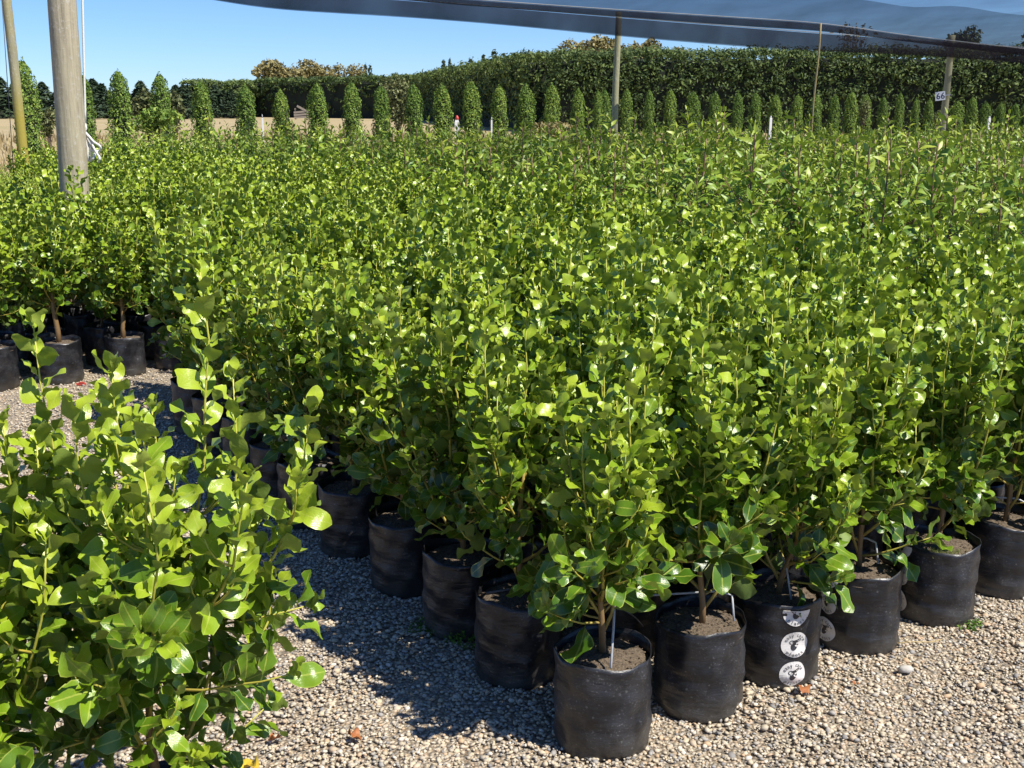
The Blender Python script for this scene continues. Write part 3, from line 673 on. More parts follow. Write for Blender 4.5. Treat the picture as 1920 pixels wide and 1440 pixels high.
# the block beyond the cross path
for j in range(24):
    for i in range(-3, 9):
        b = 5.2 + j * SB; q = ab(i * SA, b) + rng.normal(0, .02, 2)
        if i < 3 and b > 8.5: continue
        if not in_view(*q, .4): continue
        if math.hypot(q[0] + 3.32, q[1] - 8.45) < .22: continue
        rz = float(rng.uniform(0, 6.28)); vi = int(rng.integers(0, NV)); s = float(rng.uniform(.85, 1.08))
        if j == 0 and i < 2:
            root = empty('potted_shrub', (q[0], q[1], 0), rz, s); nm = {-3: 'first', -2: 'second', -1: 'third', 0: 'fourth, thick pale trunk,', 1: 'fifth'}[i]
            tag(root, f'glossy shrub facing the cross path from beyond, {nm} from the path end', 'potted shrub', 'glossy broad-leaved shrubs in black planter bags')
            trunk, br, lv = shrub(900 + i, H=.86, nl=9, spread=.16, low=.17); off = np.array([0, 0, SOIL_Z + .008]); br = [(c[0] + off, *c[1:]) for c in br]; p, d, n, L, t, bi = lv.arr()
            obj('stem', stem_geo(trunk + off, br, M_stem, rt=.019), root); tag(obj('foliage', leaves_mesh('foliage', (p + off, d, n, L, t, bi), GL, M_leaf, i + 50), root), kind='stuff')
            obj('planter_bag', BAGS[vi % 5], root); obj('soil', SOILS[vi % 3], root)
            continue
        o = obj('potted_shrub', FAR[vi], None, (q[0], q[1], 0)); o.rotation_euler.z = rz; o.scale = (s, s, s)
        tag(o, 'glossy green shrub in the dense rows beyond the cross path', 'potted shrub', 'glossy broad-leaved shrubs in black planter bags')

# two tall shrubs standing apart on the near side of the aisle
L1 = near_shrub(-.765, 2.13, .0, 'tall glossy shrub across the aisle from the block, one leader high above the rest', 71, H=.95, nl=17, spread=.28, gap=.023, Lbase=.102,
                tall={6: (1.13, .22, .95), 8: (1.02, .27, 2.6), 10: (.86, .34, .15), 12: (.80, .30, 5.6), 9: (.90, .10, 3.8)}, tw=(3, 5), low=.03, skirt=18, skirt_h=.5, bright=.16)
L2 = near_shrub(-1.13, 2.05, 1.0, 'glossy shrub with brown bare stem standing beside the tall one across the aisle', 83, H=.93, nl=14, spread=.25, gap=.024, Lbase=.104, tw=(3, 4), low=.03, skirt=14, skirt_h=.4, bright=.14)

# details of single bags
def bag_angle(rb, world_dir):          # a world direction in the frame of the bag
    root, bag = rb; return math.atan2(world_dir[1], world_dir[0]) - root.rotation_euler.z - bag.rotation_euler.z
def front(rb, turn):                   # direction to the camera, turned by some degrees
    x, y = rb[0].location[:2]; a = math.atan2(-y, -x) + math.radians(turn); return (math.cos(a), math.sin(a))
def local(rb, dx, dy, z):              # world offset from the bag's axis into the thing's frame
    a = -rb[0].rotation_euler.z; return (dx * math.cos(a) - dy * math.sin(a), dx * math.sin(a) + dy * math.cos(a), z)
if (2, 0) in NEAR_SPEC:
    rb = NEAR_SPEC[(2, 0)]; a = bag_angle(rb, front(rb, 24))
    label_part(rb[1], a, .058); label_part(rb[1], a, .154); label_part(rb[1], a, .256, zcut=.264)
if (3, 0) in NEAR_SPEC:
    rb = NEAR_SPEC[(3, 0)]; a = bag_angle(rb, front(rb, -44)); label_part(rb[1], a, .070); label_part(rb[1], a, .166); label_part(rb[1], a, .258, zcut=.264)
if (4, 0) in NEAR_SPEC:
    rb = NEAR_SPEC[(4, 0)]; a = bag_angle(rb, front(rb, -58)); label_part(rb[1], a, .060); label_part(rb[1], a, .156); label_part(rb[1], a, .256, zcut=.264)
    r = np.random.default_rng(3); g = Geo()
    for k in range(500):
        u_, w = r.normal(0, .03), r.normal(0, .018); x, y, z = local(rb, u_ - .01, w - .07, SOIL_Z + .006); h = r.uniform(.006, .016); dx, dy = r.normal(0, .005, 2)
        g.add(np.array([(x, y, z), (x + .003, y, z), (x + dx, y + dy, z + h)]), np.array([(0, 1, 2)]))
    tag(obj('moss', g.mesh('moss', [M_moss], False), rb[0]), kind='stuff')
if (0, 0) in NEAR_SPEC:
    rb = NEAR_SPEC[(0, 0)]; wire(rb[0], [local(rb, .012, -.105, .27), local(rb, .028, .0, .37), local(rb, .03, .03, .40)], .0033)
    wire(rb[0], [local(rb, .03, .03, .39), local(rb, .09, .06, .34), local(rb, .12, .10, .29)], .002, 'drip_tube', M_blackpipe)
if (1, 0) in NEAR_SPEC:
    rb = NEAR_SPEC[(1, 0)]; wire(rb[0], [local(rb, -.14, .02, .33), local(rb, .09, .02, .345), local(rb, .094, -.015, .265)], .0033)
if (2, 0) in NEAR_SPEC:
    rb = NEAR_SPEC[(2, 0)]; wire(rb[0], [local(rb, .02, -.07, .27), local(rb, .015, .0, .36), local(rb, .0, .05, .38)], .003)
if (3, 0) in NEAR_SPEC:
    rb = NEAR_SPEC[(3, 0)]; wire(rb[0], [local(rb, -.12, .03, .355), local(rb, .055, .03, .345), local(rb, .06, -.0, .27)], .0033)
if (5, 0) in NEAR_SPEC:
    rb = NEAR_SPEC[(5, 0)]; wire(rb[0], [local(rb, -.09, .01, .345), local(rb, .06, -.01, .34), local(rb, .064, -.04, .27)], .0033)
if (0, 1) in NEAR_SPEC:
    rb = NEAR_SPEC[(0, 1)]; wire(rb[0], [local(rb, -.10, -.06, .29), local(rb, .04, -.06, .315), local(rb, .15, -.11, .30)], .005, 'drip_tube', M_blackpipe)

# ------------------------------------------------------------------ laurels with red stems
def laurel(seed, H=1.0):
    r = np.random.default_rng(seed); lv = Leaves(); br = []
    z = np.linspace(0, H, 9); trunk = np.stack([np.cumsum(r.normal(0, .006, 9)), np.cumsum(r.normal(0, .006, 9)), z], 1); trunk[0] = (0, 0, -.02)
    shoot_leaves(lv, trunk[2:], r, .115, .085, .35, .95, .024, .05, 0, 78, 48); az = 0
    for i in range(13):
        h0 = H * (.10 + .66 * i / 12); b = np.array([np.interp(h0, z, trunk[:, 0]), np.interp(h0, z, trunk[:, 1]), h0]); az += 2.4
        o = np.array([math.cos(az), math.sin(az), 0]); ln = r.uniform(.22, .36) * (1.15 - .5 * i / 12); s = np.linspace(0, 1, 6)
        pts = b[None] + o[None] * (ln * .75 * s)[:, None] + np.array([0, 0, 1.])[None] * (ln * (.3 * s + .6 * s * s))[:, None]
        br.append((pts, np.linspace(.004, .0015, 6), .35, .9)); shoot_leaves(lv, pts, r, .11, .08, .15 + .4 * h0 / H, .85, .027, .15, 0, 75, 48)
    return trunk, br, lv
NL = 7; LPROTO = []
for i in range(NL):
    trunk, br, lv = laurel(700 + i, 1.04 + .035 * i); off = np.array([0, 0, SOIL_Z]); br = [(b[0] + off, *b[1:]) for b in br]; p, d, n, L, t, bi = lv.arr()
    LPROTO.append((stem_geo(trunk + off, br, M_rstem, .009), leaves_mesh('foliage', (p + off, d, n, L, t, bi), LL, M_lleaf, i)))
LFAR = [merge_meshes('potted_laurel', [LPROTO[i][0], LPROTO[i][1], BAGS[i % 5]]) for i in range(NL)]
spots = []
for j in range(-2, 48):
    for i in range(40):
        q = ab(3.30 + i * .47, j * .47) + rng.normal(0, .035, 2)
        if in_view(*q, .4) and q[1] < 20.5 - .0 * q[0]: spots.append((float(q[1]), q))
spots.sort(key=lambda s: s[0]); rest_l = []
for k, (y, q) in enumerate(spots):
    rz = float(rng.uniform(0, 6.28)); vi = int(rng.integers(0, NL)); s = float(rng.uniform(.9, 1.1))
    if k >= 300: rest_l.append((q, rz, s, vi)); continue
    if y < 7.2:
        root = empty('potted_laurel', (q[0], q[1], 0), rz, s); obj('stem', LPROTO[vi][0], root); tag(obj('foliage', LPROTO[vi][1], root), kind='stuff'); obj('planter_bag', BAGS[vi % 5], root)
    else:
        root = obj('potted_laurel', LFAR[vi], None, (q[0], q[1], 0)); root.rotation_euler.z = rz; root.scale = (s, s, s)
    tag(root, 'red-stemmed laurel with narrow drooping leaves standing in the rows behind the broad-leaved shrubs', 'potted laurel', 'red-stemmed laurels')
if rest_l:                              # the far rows: only their tips show
    V, F, U, T, R = [], [], [], [], []; off = 0; cache = []
    for vi in range(2):
        me = LPROTO[vi][1]; nv = len(me.vertices); co = np.empty(nv * 3, np.float32); me.vertices.foreach_get('co', co); co = co.reshape(-1, 3)
        li = np.empty(len(me.loops), np.int32); me.loops.foreach_get('vertex_index', li); ff = li.reshape(-1, 4)
        tn = np.empty(nv, np.float32); me.attributes['tone'].data.foreach_get('value', tn); uvl = np.empty(len(me.loops) * 2, np.float32); me.uv_layers[0].data.foreach_get('uv', uvl); uvv = np.zeros((nv, 2), np.float32); uvv[li] = uvl.reshape(-1, 2)
        keepf = (co[ff][:, :, 2].mean(1) > .62) & (np.arange(len(ff)) // 10 % 2 == 0); used = np.unique(ff[keepf]); mp = np.zeros(nv, int); mp[used] = np.arange(len(used))
        cache.append((co[used], mp[ff[keepf]], tn[used], uvv[used]))
    for q, rz, s, vi in rest_l:
        co, ff, tn, uvv = cache[vi % 2]; c, sn = math.cos(rz) * s, math.sin(rz) * s
        V.append(np.stack([co[:, 0] * c - co[:, 1] * sn + q[0], co[:, 0] * sn + co[:, 1] * c + q[1], co[:, 2] * s], 1)); F.append(ff + off); off += len(co); T.append(tn); U.append(uvv); R.append(np.full(len(co), rng.uniform()))
    me = mesh_np('laurel_rows', np.concatenate(V), np.concatenate(F), [M_lleaf], True, np.concatenate(U), {'tone': np.concatenate(T), 'rnd': np.concatenate(R)})
    tag(obj('laurel_rows', me), 'far rows of red-stemmed laurels whose tips merge before the field', 'laurels', kind='stuff')

# ------------------------------------------------------------------ lime-green fine-leaved shrubs behind the post
YP = []
for i in range(4):
    trunk, br, lv = shrub(640 + i, H=.68, nl=11, spread=.20, gap=.017, Lbase=.052, tw=(3, 5)); off = np.array([0, 0, SOIL_Z]); br = [(b[0] + off, *b[1:]) for b in br]; p, d, n, L, t, bi = lv.arr()
    YP.append(merge_meshes('lime_shrub', [stem_geo(trunk + off, br, M_stem), leaves_mesh('foliage', (p + off, d, n, L, np.clip(t + .15, 0, 1), bi), LL, M_yleaf, i), BAGS[i]]))
for j in range(18):
    for i in range(-14, 3):
        q = ab(i * .38, 8.7 + j * .40) + rng.normal(0, .03, 2)
        if not in_view(*q, .3) or math.hypot(q[0] + 3.32, q[1] - 8.45) < .3: continue
        o = obj('lime_shrub', YP[int(rng.integers(0, 4))], None, (q[0], q[1], 0)); o.rotation_euler.z = float(rng.uniform(0, 6.28)); s = float(rng.uniform(.93, 1.08)); o.scale = (s, s, s)
        tag(o, 'lime green fine-leaved shrub in the low rows behind the thick weathered post', 'potted shrub', 'lime green fine-leaved shrubs')

# ------------------------------------------------------------------ posts, rope, stakes, sign
def post(name, base, top, r0, r1, mat, label, n=20, seed=1, cat='post', group=None):
    r = np.random.default_rng(seed); base = Vector(base); top = Vector(top); m = 26; g = Geo(); s = np.linspace(0, 1, m)
    pts = np.array([list((top - base) * float(k)) for k in s]); pts[:, 0] += .004 * np.sin(s * 9 + seed); V, q, t = tube(pts, r0 + (r1 - r0) * s, n)
    a = np.arctan2(V[:, 1], V[:, 0]); k = 1 + .006 * np.sin(3 * a + V[:, 2] * 1.5 + seed) + .004 * np.sin(7 * a + V[:, 2] * 4); c = np.concatenate([np.repeat(pts, n, 0), pts[:1], pts[-1:]])
    V[:, :2] = c[:, :2] + (V[:, :2] - c[:, :2]) * k[:, None]
    g.add(V, q); g.f3.append(t); g.m3.append(np.zeros(len(t))); o = obj(name, g.mesh(name, [mat]), None, base)
    return tag(o, label, cat, group)
bp = at(140, 352, 8.45); bp.z = 0; bp.x = at(136, 340, 8.45).x - .0
tp = at(119, 0, 8.45); k = 4.0 / tp.z; top = Vector((bp.x + (tp.x - bp.x) * 1.0 + (tp.x - at(138, 340, 8.45).x) * .9, 8.45, 4.0))
base_x = at(138, 340, 8.45).x - (tp.x - at(138, 340, 8.45).x) * .8
post('shade_post', (base_x, 8.45, -.02), (tp.x + (tp.x - base_x) * .25, 8.45, tp.z + .9), .108, .094, M_post, 'thick weathered grey timber post with white rope tied at its side', seed=4)
q0 = at(41, 265, 15.2); q1 = at(15, 0, 15.2)
post('shade_post', (q0.x + .012, 15.2, -.02), (q1.x - .03, 15.2, q1.z + 1.2), .068, .056, M_post2, 'slim timber post with yellow lichen behind the lime green shrubs', seed=9)
q0 = at(1150, 235, 20.6); q1 = at(1160, 22, 20.6)
post('shade_post', (q0.x, 20.6, -.02), (q1.x, 20.6, q1.z), .066, .052, M_post3, 'pale greenish round pole holding the shade net edge, no sign on it', seed=12)
q0 = at(1766, 238, 27.0); q1 = at(1786, 66, 27.0)
p66 = post('shade_post', (q0.x, 27.0, -.02), (q1.x, 27.0, q1.z), .088, .070, M_post3, 'pale greenish round pole with a number plate fixed to it', seed=15)
def stake(name, u0, v0, u1, v1, y, r, mat, label, cat='stake', gy=None):
    a, b = at(u0, v0, y), at(u1, v1, y); dirv = (b - a) / (b.z - a.z); a = a - dirv * (a.z + .05); g = Geo(); m = 14
    pts = np.array([list(a + (b - a) * float(s)) for s in np.linspace(0, 1, m)]); pts[:, 0] += .006 * np.sin(np.arange(m) * 1.3); rr = r * (1 + .18 * (np.arange(m) % 3 == 0)); pts -= np.array(a)
    add_tube(g, pts, rr, 8); return tag(obj(name, g.mesh(name, [mat]), None, a), label, cat)
stake('bamboo_stake', 1522, 235, 1540, 44, 17.0, .0125, M_bamboo, 'thin yellow bamboo stake propping up the shade net')
# number plate
sg = at(1763, 180, 26.86); g = Geo(); w, h = .115, .10
v, f = box(-w, w, -.006, .006, -h, h); g.add(v, f, 0)
sign = obj('number_plate', g.mesh('number_plate', [M_sign], False), None, sg); sign.rotation_euler = (0, math.radians(-7), 0); tag(sign, 'small white plate numbered 66 fixed to the pale pole', 'sign')
g = Geo(); 
for k, dx in enumerate((-.052, .052)):
    v, f = GLYPH['6']; g.add(np.stack([v[:, 0] * .20 + dx, np.full(len(v), -.0085), v[:, 1] * .20 - .068], 1), f)
    g.add(np.stack([v[:, 0] * .20 + dx + .007, np.full(len(v), -.0088), v[:, 1] * .20 - .068], 1), f)
obj('number', g.mesh('number', [M_signink], False), sign)
v, f = box(w - .01, w + .13, .008, .02, -.012, .012); g = Geo(); g.add(v, f); obj('bracket', g.mesh('bracket', [M_wire], False), sign)

# rope down the side of the thick post, with a hanging hank
r_ = empty('rope', at(160, 240, 8.56)); tag(r_, 'white rope hanging beside the thick weathered post, ending in a loose hank', 'rope'); O = np.array(r_.location)
g = Geo(); a, b = at(153, -60, 8.56), at(160, 232, 8.56)
add_tube(g, np.array([list(a + (b - a) * float(s)) for s in np.linspace(0, 1, 14)]) - O, .0085, 7); obj('line', g.mesh('line', [M_rope]), r_)
def P(u, v, dy=0): return list(np.array(at(u, v, 8.54 + dy)) - O)
knot = [P(158, 232), P(160, 240), P(157, 247), P(162, 252), P(159, 256)]
g = Geo(); add_tube(g, knot, .014, 7); obj('knot', g.mesh('knot', [M_rope]), r_)
for pts in ([(159, 248), (168, 258), (176, 268), (186, 272), (189, 280), (184, 284), (174, 284), (165, 278), (161, 262)], [(160, 250), (170, 262), (174, 276), (182, 290), (186, 300)], [(160, 250), (164, 270), (163, 290), (166, 304), (171, 300), (170, 280), (164, 258)], [(160, 252), (168, 268), (178, 282), (187, 296), (184, 305)], [(159, 250), (161, 275), (165, 296), (174, 300), (178, 286), (168, 262)]):
    g = Geo(); pp = np.array([P(u + 1, v, random.uniform(-.06, .02)) for u, v in pts]); m = 24; tt = np.linspace(0, len(pp) - 1, m); sm = np.stack([np.interp(tt, np.arange(len(pp)), pp[:, c]) for c in range(3)], 1)
    for _ in range(2): sm[1:-1] = (sm[:-2] + 2 * sm[1:-1] + sm[2:]) / 4
    add_tube(g, sm, .0085, 6); obj('loop', g.mesh('loop', [M_rope]), r_)

# ------------------------------------------------------------------ shade net
def net(name, line, near, label, wave, hem, z0, zsag, seed):
    """sheet hung from a far edge cord; line: far edge points (u, v) at height z0"""
    r = np.random.default_rng(seed); root = empty(name, (0, 0, 0)); tag(root, label, 'shade net', 'shade nets')
    pts = np.array([list(atz(u, v, z0)) for u, v in line]); n = 60; tt = np.linspace(0, len(pts) - 1, n); E = np.stack([np.interp(tt, np.arange(len(pts)), pts[:, c]) for c in range(3)], 1)
    for _ in range(6): E[1:-1] = (E[:-2] + E[1:-1] * 2 + E[2:]) / 4
    d = E[-1] - E[0]; d[2] = 0; d /= np.linalg.norm(d); inw = np.array([d[1], -d[0], 0]); inw *= 1 if inw @ np.array([0, -1, 0]) > 0 else -1
    m = 16; V = []
    for j in range(m):
        q = j / (m - 1); dist = near * q; z = -zsag * math.sin(math.pi * min(1, q * 1.0)) + .55 * q
        W = E + inw[None] * dist; W[:, 2] += z + wave * np.sin(np.arange(n) * .35 + q * 4 + seed) * q + .5 * wave * np.sin(np.arange(n) * .9 + seed * 2) * min(1, q * 2); V.append(W)
    V = np.concatenate(V); F = np.array([(j * n + i, j * n + i + 1, (j + 1) * n + i + 1, (j + 1) * n + i) for j in range(m - 1) for i in range(n - 1)])
    obj('cloth', mesh_np('cloth', V, F, [M_cloth]), root)
    if hem:                             # the edge folded back into a loose sleeve
        k = 9; V = []
        for j in range(k):
            a = -math.pi / 2 + 2 * math.pi * j / (k - 1) * .92; hh = hem * np.linspace(.95, 2.2, n) * (1 + .10 * np.sin(np.arange(n) * .22 + seed))
            W = E.copy(); W[:, 2] += hh * .5 * (np.sin(a)) - hh * .5; W += inw[None] * .25 * hem * math.cos(a); V.append(W)
        V = np.concatenate(V); F = np.array([(j * n + i, j * n + i + 1, (j + 1) * n + i + 1, (j + 1) * n + i) for j in range(k - 1) for i in range(n - 1)])
        obj('hem', mesh_np('hem', V, F, [M_clothhem]), root)
    g = Geo(); add_tube(g, E + np.array([0, 0, .012]), .008, 6); obj('cord', g.mesh('cord', [M_wire]), root)
    return root
net('shade_net', [(330, -48), (520, -16), (830, 6), (1160, 33), (1500, 60), (1700, 74), (1920, 90), (2060, 99)], 1.2, 'grey see-through shade net whose thick hem runs between the two pale poles', .05, .19, 3.08, .02, 1)
net('shade_net', [(600, -32), (830, -3), (1160, 20), (1350, 32), (1540, 44), (1720, 70), (1920, 92), (2060, 108)], 5.5, 'blue-grey see-through shade net sagging overhead, propped by the bamboo stake', .09, .07, 3.05, .05, 2)

# ------------------------------------------------------------------ background vegetation
def flakes(g, P, N, size, r, asp=.6, mi=0):
    """small leaf-spray faces: a bent pair of triangles each"""
    n = len(P); N = N / (np.linalg.norm(N, axis=1)[:, None] + 1e-9); a = r.normal(0, 1, (n, 3)); s = np.cross(N, a); s /= np.linalg.norm(s, axis=1)[:, None] + 1e-9; t = np.cross(N, s)
    L = size * r.uniform(.6, 1.4, n)[:, None]; W = L * asp
    V = np.stack([P - s * L * .5, P + t * W * .5 + N * W * .15, P + s * L * .5, P - t * W * .5 + N * W * .15], 1).reshape(-1, 3); F = (np.arange(n) * 4)[:, None] + np.arange(4)[None]
    g.add(V, F, mi)
def column_mesh(seed, H, R, n=5200, fl=.058):
    r = np.random.default_rng(seed); g = Geo(); z = r.uniform(0, 1, n) ** .9; a = r.uniform(0, 6.28, n)
    prof = np.interp(z, [0, .06, .3, .6, .82, .94, 1], [.72, .92, 1, .97, .85, .58, .18]); lump = 1 + .13 * np.sin(a * 3 + z * 9 + seed) + .12 * np.sin(a * 5 - z * 23 + seed * 2) + .08 * np.sin(a * 9 + z * 40)
    q = R * prof * lump * (1 - .45 * r.uniform(0, 1, n) ** 3); P_ = np.stack([q * np.cos(a), q * np.sin(a), .05 + z * H + .03 * np.sin(a * 4 + seed)], 1)
    N = np.stack([np.cos(a), np.sin(a), np.full(n, .25)], 1) + r.normal(0, .55, (n, 3)); flakes(g, P_, N, fl, r, .55)
    k = 50; tipa = r.uniform(0, 6.28, k); tz = r.uniform(.75, 1.03, k); tq = R * np.interp(tz, [.75, 1.03], [.75, .05]); P2 = np.stack([tq * np.cos(tipa), tq * np.sin(tipa), tz * H + .08], 1)
    flakes(g, P2, np.stack([np.cos(tipa), np.sin(tipa), 0 * tipa], 1) + r.normal(0, .3, (k, 3)), fl * 1.4, r, .35)
    cv = []; nn = 12                     # near-black core, inner shade put into its colour, so the column is not see-through
    for zz, rr in ((.1, .55), (.3, .72), (.6, .7), (.8, .5), (.93, .22)):
        for i in range(nn): cv.append((R * rr * math.cos(i * 6.283 / nn), R * rr * math.sin(i * 6.283 / nn), zz * H))
    F = [(j * nn + i, j * nn + (i + 1) % nn, (j + 1) * nn + (i + 1) % nn, (j + 1) * nn + i) for j in range(4) for i in range(nn)]
    g.add(np.array(cv), np.array(F), 1)
    return g.mesh('crown', [M_thuja, M_core], False)
COLS = [column_mesh(i, 2.5, .27) for i in range(5)]
g = Geo(); add_tube(g, [(0, 0, -.05), (0, 0, .5), (0, 0, 1.6)], [.035, .03, .02], 7); TRUNK = g.mesh('trunk', [M_bark])
us = [(55, 112, 46), (165, 140, 30), (230, 132, 42), (306, 137, 38), (382, 152, 38), (464, 160, 38), (529, 168, 32), (597, 156, 38), (661, 154, 34), (716, 160, 32), (777, 158, 34), (830, 158, 36), (884, 152, 35), (936, 160, 31), (986, 160, 35), (1034, 158, 30), (1083, 166, 26),
      (1120, 170, 18), (1133, 168, 22), (1174, 168, 22), (1216, 168, 18), (1255, 168, 22), (1297, 172, 27), (1338, 172, 22), (1381, 174, 20), (1414, 174, 22), (1451, 178, 24), (1492, 178, 22), (1526, 178, 24), (1561, 178, 20), (1592, 172, 24), (1619, 178, 22), (1652, 182, 18), (1683, 174, 16), (1713, 184, 14), (1738, 186, 18), (1791, 190, 24), (1818, 182, 20), (1844, 192, 20), (1872, 192, 18), (1899, 194, 18), (1918, 192, 20)]
for k, (u, v, w) in enumerate(us):
    y = float(np.interp(k, [0, 3, 12, 20, 30, 41], [24, 27, 32.5, 44, 50, 58])); wm = w / F_PX * y; zt = at(u, v, y).z
    t = empty('columnar_conifer', at(u, 250, y)); t.location.z = 0; t.rotation_euler.z = float(rng.uniform(0, 6.28)); t.scale = (wm / .56, wm / .56, zt / 2.6)
    obj('crown', COLS[k % 5], t); obj('trunk', TRUNK, t)
    tens = ['', 'twenty-', 'thirty-', 'forty-']; ones = ['', 'first', 'second', 'third', 'fourth', 'fifth', 'sixth', 'seventh', 'eighth', 'ninth']; full = ones + ['tenth', 'eleventh', 'twelfth', 'thirteenth', 'fourteenth', 'fifteenth', 'sixteenth', 'seventeenth', 'eighteenth', 'nineteenth', 'twentieth']
    o_ = full[k + 1] if k < 20 else ({30: 'thirtieth', 40: 'fortieth'}.get(k + 1) or tens[(k + 1) // 10 - 1] + ones[(k + 1) % 10])
    lab = f'green columnar conifer, {o_} in the row counted from the lichen-covered post'
    if k == 0: lab = 'tall dark columnar conifer right behind the lichen-covered post'
    if k == 1: lab = 'narrow columnar conifer showing just beside the rope on the thick post'
    if k == 6: lab = 'shortest columnar conifer near the low wooden crate in the field'
    tag(t, lab, 'conifer', 'row of columnar conifers')

def crown_tree(name, label, base, H, blobs, mat, n, fl, seed, cat='tree', trunk=True, group=None, asp=.55, limbs=5):
    """tree: trunk with limbs, crown of leaf sprays spread through lobed clumps; blobs (x, z, rx, rz) in metres"""
    r = np.random.default_rng(seed); t = empty(name, base); tag(t, label, cat, group); g = Geo(); tot = sum(b[2] * b[3] for b in blobs)
    for (bx, bz, rx, rz) in blobs:
        m = int(n * rx * rz / tot); c = r.normal(0, 1, (m, 3)); c /= np.linalg.norm(c, axis=1)[:, None]; q = r.uniform(.25, 1, m) ** .45
        lump = 1 + .16 * np.sin(c[:, 0] * 7 + seed) * np.cos(c[:, 2] * 6) + .12 * np.sin(c[:, 1] * 11 + c[:, 2] * 9)
        P_ = np.stack([bx + c[:, 0] * rx * q * lump, c[:, 1] * rx * .8 * q * lump, bz + c[:, 2] * rz * q * lump], 1); flakes(g, P_, c * .5 + r.normal(0, .8, (m, 3)) + np.array([0, 0, .4]), fl, r, asp)
    obj('crown', g.mesh('crown', [mat], False), t)
    g = Geo(); tr = max(.02, H * .018); add_tube(g, [(0, 0, -.1), (.02 * H * r.normal(), 0, H * .35), (0, 0, H * .75)], [tr, tr * .8, tr * .3], 8)
    for (bx, bz, rx, rz) in blobs[:10]:
        for k in range(limbs):
            e = np.array([bx + r.normal(0, .45) * rx, r.normal(0, .35) * rx, bz + r.uniform(-.3, .6) * rz]); s0 = np.array([0, 0, H * r.uniform(.15, .4)]); add_tube(g, [s0, (s0 + e) / 2 + np.array([0, 0, -.03 * H]), e], [tr * .4, tr * .25, tr * .08], 5)
    obj('trunk', g.mesh('trunk', [M_bark]), t); return t
def mpx(y): return y / F_PX            # metres per pixel at depth y
# hedge: a tall clipped shelterbelt with a corner
def hedge(name, pts, H, W, label, nflake, fl, seed, ff=.60):
    r = np.random.default_rng(seed); root = empty(name, (pts[0][0], pts[0][1], 0)); tag(root, label, 'hedge', 'shelterbelt hedges'); O = np.array([pts[0][0], pts[0][1], 0.]); p0, p1 = np.array(pts[0], float), np.array(pts[1], float)
    d = p1 - p0; Ln = np.linalg.norm(d); d /= Ln; nrm = np.array([d[1], -d[0]]); nrm *= 1 if nrm @ (-(p0 + p1) / 2) > 0 else -1
    g = Geo(); k = int(Ln / 1.2)
    V = []
    for i in range(k + 1):
        c = p0 + d * Ln * i / k; w = W * .5 * .78; h = H * (.93 + .015 * math.sin(i * 1.7) + .01 * math.sin(i * .6))
        for (s, z) in ((1, 0), (1.02, h * .5), (.9, h * .93), (0, h), (-.9, h * .93), (-1, 0)): V.append((*(c + nrm * w * s * (1 + .05 * math.sin(i * 2.3 + z))), z))
    F = [(i * 6 + j, i * 6 + j + 1, (i + 1) * 6 + j + 1, (i + 1) * 6 + j) for i in range(k) for j in range(5)]; F += [(0, 1, 4, 5), (1, 2, 3, 4), (k * 6 + 5, k * 6 + 4, k * 6 + 1, k * 6), (k * 6 + 4, k * 6 + 3, k * 6 + 2, k * 6 + 1)]
    g.add(np.array(V) - O, np.array(F)); obj('shade_core', g.mesh('shade_core', [M_core], False), root)  # solid dark core between the sprays, the hedge's inner shade painted as colour
    g = Geo()
    def clumps(m, per, part):
        s = r.uniform(-.3, Ln + .3, m)
        if part == 'face': z = H * r.uniform(.02, 1, m) ** .6; off = W * .5 * (.86 + .12 * r.normal(0, 1, m)) - np.maximum(0, z / H - .82) * 3.0
        elif part == 'top': off = r.uniform(-W * .5, W * .5, m); z = H * (.99 - .06 * (off / W * 2) ** 4) + r.normal(0, .09, m) + .10 * np.sin(s * .9 + seed)
        else: s = np.where(r.uniform(0, 1, m) < .5, -.5, Ln + .5) + r.normal(0, .25, m); z = H * r.uniform(.02, 1, m); off = r.uniform(-W * .5, W * .5, m)
        c = p0[None] + d[None] * s[:, None] + nrm[None] * off[:, None]; C = np.stack([c[:, 0], c[:, 1], z], 1); rad = r.uniform(.22, .55, m)
        C = np.repeat(C, per, 0); rr = np.repeat(rad, per); e = r.normal(0, 1, (len(C), 3)); e /= np.linalg.norm(e, axis=1)[:, None]
        n2 = nrm if part != 'end' else np.array([0., 0.]); e[:, 0] += n2[0] * .5; e[:, 1] += n2[1] * .5; e[:, 2] += .25
        flakes(g, C + e * (rr * r.uniform(.4, 1, len(C)))[:, None] * np.array([1, 1, .75]) - O, e + r.normal(0, .35, (len(C), 3)), fl, r, .42)
    per = 9; clumps(int(nflake * ff / per), per, 'face'); clumps(int(nflake * .34 / per), per, 'top'); clumps(int(nflake * .06 / per), per, 'end')
    tag(obj('foliage', g.mesh('foliage', [M_hedge], False), root), kind='stuff')
hedge('shelterbelt_hedge', [(3.2, 73), (64, 64)], 4.75, 3.2, 'tall dark conifer hedge facing the rows, running behind the numbered pole', 62000, .23, 3)
hedge('shelterbelt_hedge', [(2.2, 75.0), (-10.2, 134)], 4.75, 3.2, 'conifer hedge in shade receding from the hedge corner into the field', 30000, .32, 5, .40)
hedge('shelterbelt_hedge', [(-11.0, 135), (-35, 158)], 4.75, 3.2, 'dark shaded conifer hedge closing the far side of the dry field', 16000, .42, 6, .14)
hedge('shelterbelt_hedge', [(-35.5, 156), (-42, 150)], 4.5, 3.2, 'short sunlit end of hedge at the far corner of the field', 4000, .42, 8)

